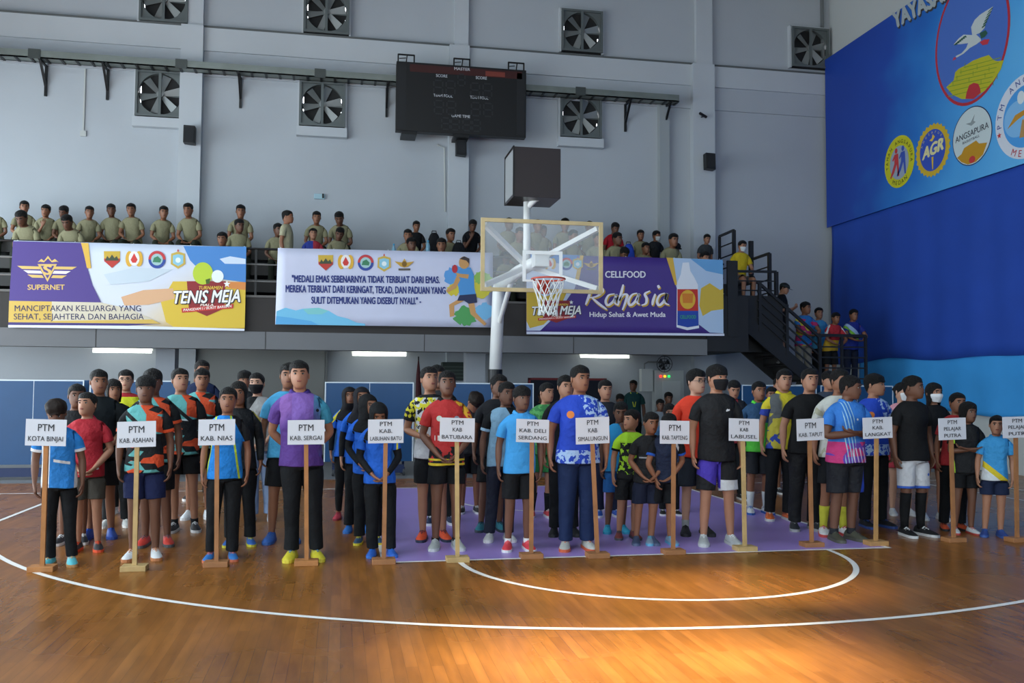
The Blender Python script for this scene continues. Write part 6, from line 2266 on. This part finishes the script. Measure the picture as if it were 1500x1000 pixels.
KHAKI = [(-4, 300), (37, 298), (52, 317), (69, 305), (98, 306), (115, 323), (130, 308), (167, 302), (197, 302), (237, 308), (284, 305), (353, 307), (349, 324), (332, 344), (405, 330), (463, 316), (502, 318), (491, 337),
         (598, 342), (602, 351), (654, 338), (649, 352), (742, 322), (753, 336), (743, 372), (781, 325), (793, 334), (825, 326), (831, 340), (862, 327), (871, 344), (897, 343), (937, 341), (936, 360), (975, 343)]
protos = []
for k, (arms, lean, yaw, nod, skin, hair_) in enumerate(((('knee', 'knee'), .55, 0, -.4, 0, 'fade'), (('lap', 'lap'), .28, .25, -.1, 2, 'fade'), (('chin', 'knee'), .50, -.2, -.25, 0, 'short'), (('knee', 'lap'), .48, -.35, .0, 2, 'fade'), (('knee', 'lap'), .35, .1, -.2, 0, 'short'), (('knee', 'knee'), .68, .1, -.15, 2, 'short'))):
    r, f = person('khaki', (0, 0, 0), 1.70, 0, skin=skin, shirt=KH, bot=('pants', KP), shoes=('#191a1c', '#191a1c'), hair=hair_, pose='sit', arms=arms, lean=lean, yaw=yaw, nod=nod, hem=.86, stance=.04, group=GS, hs=1.2)
    protos.append((r, lean))
used = [False] * 6
rows_ = {}
PICK = [1, 4, 5, 2, 3, 5, 0, 1, 4, 0, 0, 0, 1, 4, 1, 0, 5, 3, 0, 1, 4, 0, 1, 0, 3, 4, 1, 0, 4, 1, 4, 1, 4, 0, 0]
place = []
for n_, (hx, hy) in enumerate(KHAKI):
    i, p = row_of(hx, hy)
    rows_.setdefault(i, []).append((hx, n_))
    place.append((i, p))
for n_, (hx, hy) in enumerate(KHAKI):
    i, p = place[n_]
    pk = PICK[n_]
    pr, lean = protos[pk]
    if not used[pk]:
        used[pk] = True
        o = pr
    else:
        o = copy_tree(pr)
    Y = 5.3 + .8 * i + .22
    zf = 2.75 + .43 * i
    need = (p.z - zf) / (1.36 - .40 * lean * lean - .02)
    sc = max(.9, min(1.10, need))
    o.location = (p.x, Y, zf + .004)
    o.scale = (sc,) * 3
    o.rotation_euler = (0, 0, .25 * math.sin(n_ * 2.3) + .05)
    rk = [q[1] for q in sorted(rows_[i])].index(n_) + 1
    o['label'] = 'seated man in khaki shirt, %s khaki shirt from the left in the %s' % (ORD[rk], ROWN[i])


def seated(label, hx, hy, rz=.1, i=None, **kw):
    ii, p = row_of(hx, hy)
    if i is not None:
        ii = i
        p = atY(hx, hy, 5.3 + .8 * i + .2)
    zf = 2.75 + .43 * ii
    le = kw.setdefault('lean', .25)
    H = max(1.35, min(1.8, 1.70 * (p.z - zf) / (1.36 - .35 * le * le - .03)))
    kw.setdefault('bot', ('pants', '#22252a'))
    kw.setdefault('hs', 1.15)
    kw.setdefault('group', 'other spectators in the gallery')
    return person(label, (p.x, 5.3 + .8 * ii + .22, zf + .004), H, rz, pose='sit', **kw)


seated('seated child in red and blue shirt just above the middle banner', 458, 337, shirt='#a83240', layers=[(('d', 1, 0, -.4, .0), '#27388c')], skin=1, nod=-.25, arms=('lap', 'lap'))
seated('seated man in black shirt against the wall, left of the backpacks', 608, 326, shirt='#18191c', skin=0, arms=('lap', 'lap'))
seated('seated man in black resting chin on hand beside the hoop', 689, 324, shirt='#15161a', skin=2, arms=('chin', 'lap'), lean=.3, nod=.2)
seated('seated man in red jacket in the back row right of the backboard', 896, 328, shirt='#a81f2c', skin=2, nod=.2, arms=('lap', 'lap'))
seated('seated person in dark shirt low beside the blue bag', 908, 363, shirt='#1d1f24', skin=2, nod=.4, arms=('knee', 'knee'))
seated('seated man in black and yellow vest with a face mask', 957, 340, shirt='#1b1c20', layers=[(('d', -1, .9, 1.28, 3), '#c9bc3a')], mask='#c0c4c4', skin=0, yaw=.4, arms=('lap', 'lap'))
seated('seated man in khaki with black cap near the right end of the last banner', 985, 357, shirt=KH, cap='#202226', hair=None, skin=1, arms=('lap', 'lap'), nod=.2)
seated('seated man in dark grey shirt above the right end of the last banner', 1031, 345, shirt='#3c4044', skin=1, arms=('lap', 'side'), yaw=-.1)
seated('small child peeping over the right end of the last banner', 1027, 371, shirt='#54484a', skin=1, i=1, arms=('lap', 'lap'))
# a man walking along the gallery, seen from the side
p = atY(424, 309, 5.75)
person('man in khaki shirt standing sideways between the left and middle banners', (p.x - .05, 5.75, 3.184), p.z - 3.18, 1.35, shirt='#a39f84', bot=('pants', '#3a4034'), shoes=('#191a1c', '#191a1c'), skin=0, hair='fade', arms=('side', 'side'), group='other spectators in the gallery', hs=1.06)
# on and beside the staircase
p = atY(1087, 346, 6.75)
person('man in yellow shirt and face mask sitting on the stair deck', (p.x - .17, 6.62, 3.444), 1.80, .15, pose='sit', shirt='#cdb322', layers=[(('c', .02, 1.16, .05), '#7a2f3a'), (('c', .02, 1.16, .032), '#c9c9c0')], bot=('shorts', '#55585c', .85), shoes=('#2a2a2c', '#d0d0d0'), mask='#c8ced2', skin=1, arms=('lap', 'knee'), lean=.22, hair='short', group='people on the stairs')
p = atY(1148, 414, 5.55)
zt = 3.15 - (p.x - 5.0) * .785
person('man in black shirt and dark cap standing on the staircase', (p.x - .05, 5.55, zt + .06), p.z - zt - .06, .9, shirt='#141518', bot=('shorts', ('#4a4a40', [(('n', 12, .5), '#2c2e28')]), 1.0), shoes=('#1a1a1c', '#3a3a3c'), cap='#2a3034', skin=1, arms=('phone', 'phone'), nod=.35, hair='short', group='people on the stairs')
for lb, hx, hy, Y, kw in (('man in bright blue, yellow and pink jersey leaning on the stair railing', 1177, 444, 5.75, dict(shirt='#2a72b8', layers=[(('d', .9, 1, 1.15, 1.25), '#cfc83a'), (('v', 6, 0, .3), '#b8326c'), (('and', ('v', 6, .3, .5), ('d', 0, 1, .7, 1.15)), '#cfc83a')], bot=('pants', '#8a857a'), yaw=.4, arms=('rail', 'rail'), lean=.1)),
                          ('man in light blue shirt behind the stair railing', 1199, 452, 6.25, dict(shirt='#4a9ccc', yaw=-.2)),
                          ('man in red and yellow jersey bending over the stair railing', 1219, 462, 5.62, dict(shirt='#b02a34', layers=[(('d', 0, 1, .7, 1.08), '#c8a02c'), (('d', 1, .6, .98, 1.02), WHT), (('d', -1, .6, .98, 1.02), WHT)], arms=('rail', 'rail'), lean=.32, nod=-.1, bot=('shorts', '#1a1b1e', .9))),
                          ('man in navy and green jersey at the right end of the stair railing', 1247, 455, 5.7, dict(shirt='#1f2f84', layers=[(('d', .8, 1, 1.12, 1.2), '#7ab83c'), (('d', .8, 1, 1.2, 1.3), '#9fb8d8')], arms=('rail', 'rail'), lean=.15, bot=('pants', '#1c2236')))):
    p = atY(hx, hy, Y)
    le = kw.get('lean', 0)
    person(lb, (p.x, Y + le * .3, 1.604), (p.z - 1.6) / (1 - .45 * le * le) * 1.01, .05, skin=0 if le else 1, group='people on the stairs', shoes=BS, hs=1.1, **{'bot': ('pants', BLK), **kw})

# ================================================================== people behind the court, under the gallery
GB = 'people behind the court'
p = atY(928, 557, 6.6)
r, f = person('man in dark green shirt with a yellow lanyard standing under the gallery', (p.x, 6.6, 0), p.z, -.2, shirt='#1c3f40', bot=('pants', BLK), shoes=BS, skin=2, hair='fade', yaw=-.6, group=GB)
b = MB()
for sx in (-1, 1):
    b.prism([f.T((sx * .066, -.06, 1.488)), f.T((sx * .088, -.05, 1.486)), f.T((sx * .02, -.142, 1.16)), f.T((sx * .002, -.142, 1.16))], (0, -.012, 0))
o = b.build('lanyard', mat('yellow_ribbon', '#b8c42a', .6), r)
for lb, hx, hy, Y, kw in (('seated person in pale grey top behind the neon shirt', 964, 586, 5.3, dict(shirt='#7f8890', skin=2)), ('seated man in dark shirt by the electric cabinet', 976, 576, 6.3, dict(shirt='#2a2624', skin=2)),
                          ('person in dark clothes seated by the red-framed board', 792, 572, 6.4, dict(shirt='#20222a', skin=2, nod=.3)), ('dark-clothed person seated behind the young man in dark shirt', 905, 578, 6.2, dict(shirt='#1b1d22', skin=2, nod=.2))):
    p = atY(hx, hy, Y)
    H = max(1.5, min(1.85, 1.7 * p.z / 1.30))
    up = p.z - H / 1.7 * 1.30
    bx = wroot('stool', (p.x, Y + .1, 0), 'low dark stool under the ' + lb, 'stool', 'stools behind the court')
    bx['label'] = ('dark stool under the ' + lb)
    zs = .40 * H / 1.7 + up
    box('seat', p.x - .2, p.x + .2, Y - .12, Y + .25, zs - .03, zs, m_step, bx, .01)
    for sx in (-1, 1):
        for sy in (-.08, .21):
            MB().bar((p.x + sx * .17, Y + sy, 0), (p.x + sx * .17, Y + sy, zs - .02), .03).build('leg', m_black, bx)
    person(lb, (p.x, Y, up), H, 0, pose='sit', arms=('lap', 'lap'), lean=.15, bot=('pants', BLK), shoes=BS, group=GB, **kw)


# ================================================================== bags and bottles among the spectators
def bag(label, px, py, i, w_, h_, col):
    Y = 5.3 + .8 * i + .45
    p = atY(px, py, Y)
    z0 = 2.75 + .43 * (i + 1)
    h_ = max(h_, p.z + .02 - z0)
    r = wroot('backpack', (p.x, Y, z0), label, 'bag', 'bags in the gallery')
    b = MB()
    N = 12
    prev = None
    for t, k in ((0, .8), (.1, 1.0), (.5, 1.0), (.8, .9), (.95, .62), (1.0, .3)):
        rg = b.ring([(p.x + w_ / 2 * k * math.copysign(abs(math.cos(a)) ** .7, math.cos(a)), Y + .12 * k * math.copysign(abs(math.sin(a)) ** .7, math.sin(a)), z0 + .002 + h_ * t) for a in [2 * math.pi * q / N for q in range(N)]])
        if prev:
            b.bridge(prev, rg)
        else:
            b.face(rg[::-1])
        prev = rg
    b.face(prev)
    b.build('pack', cloth(col), r, smooth=True, sub=1)
    b = MB()
    b.box(p.x - w_ * .36, p.x + w_ * .36, Y - .16, Y - .10, z0 + .03, z0 + h_ * .48)
    b.build('front_pocket', cloth(col), r, bevel=.02)
    MB().tube([(p.x - .05, Y + .02, z0 + h_ - .01), (p.x - .04, Y + .02, z0 + h_ + .04), (p.x + .04, Y + .02, z0 + h_ + .04), (p.x + .05, Y + .02, z0 + h_ - .01)], .01, 6).build('handle', m_black, r)


bag('black backpack left of the pair above the middle banner', 636, 342, 1, .34, .45, '#16171a')
bag('black backpack close to the man resting his chin on his hand', 672, 356, 1, .36, .40, '#1b1c20')
bag('blue bag among the spectators above the purple banner', 921, 358, 1, .3, .35, '#2440a0')
for px, py, lb in ((577, 357, 'clear water bottle with blue cap left of the lower khaki pair'), (627, 352, 'clear water bottle beside the left black backpack')):
    Y = 5.2
    p = atY(px, py, Y)
    z0 = 3.18 if False else 2.755
    Y = 6.0
    p = atY(px, py, Y)
    z0 = 3.181
    h_ = .32
    r = wroot('water_bottle', (p.x, Y, z0), lb, 'bottle', 'water bottles in the gallery')
    zz = max(z0, p.z - h_)
    MB().tube([(p.x, Y, zz), (p.x, Y, zz + .2), (p.x, Y, zz + .25), (p.x, Y, zz + .29)], [.045, .045, .03, .016], 12).build('bottle_body', mat('pale_blue_bottle', '#7fb0c8', .2, alpha=.7), r, smooth=True)
    MB().tube([(p.x, Y, zz + .29), (p.x, Y, zz + .32)], .019, 10).build('cap', rubber('#3a9ac8'), r)
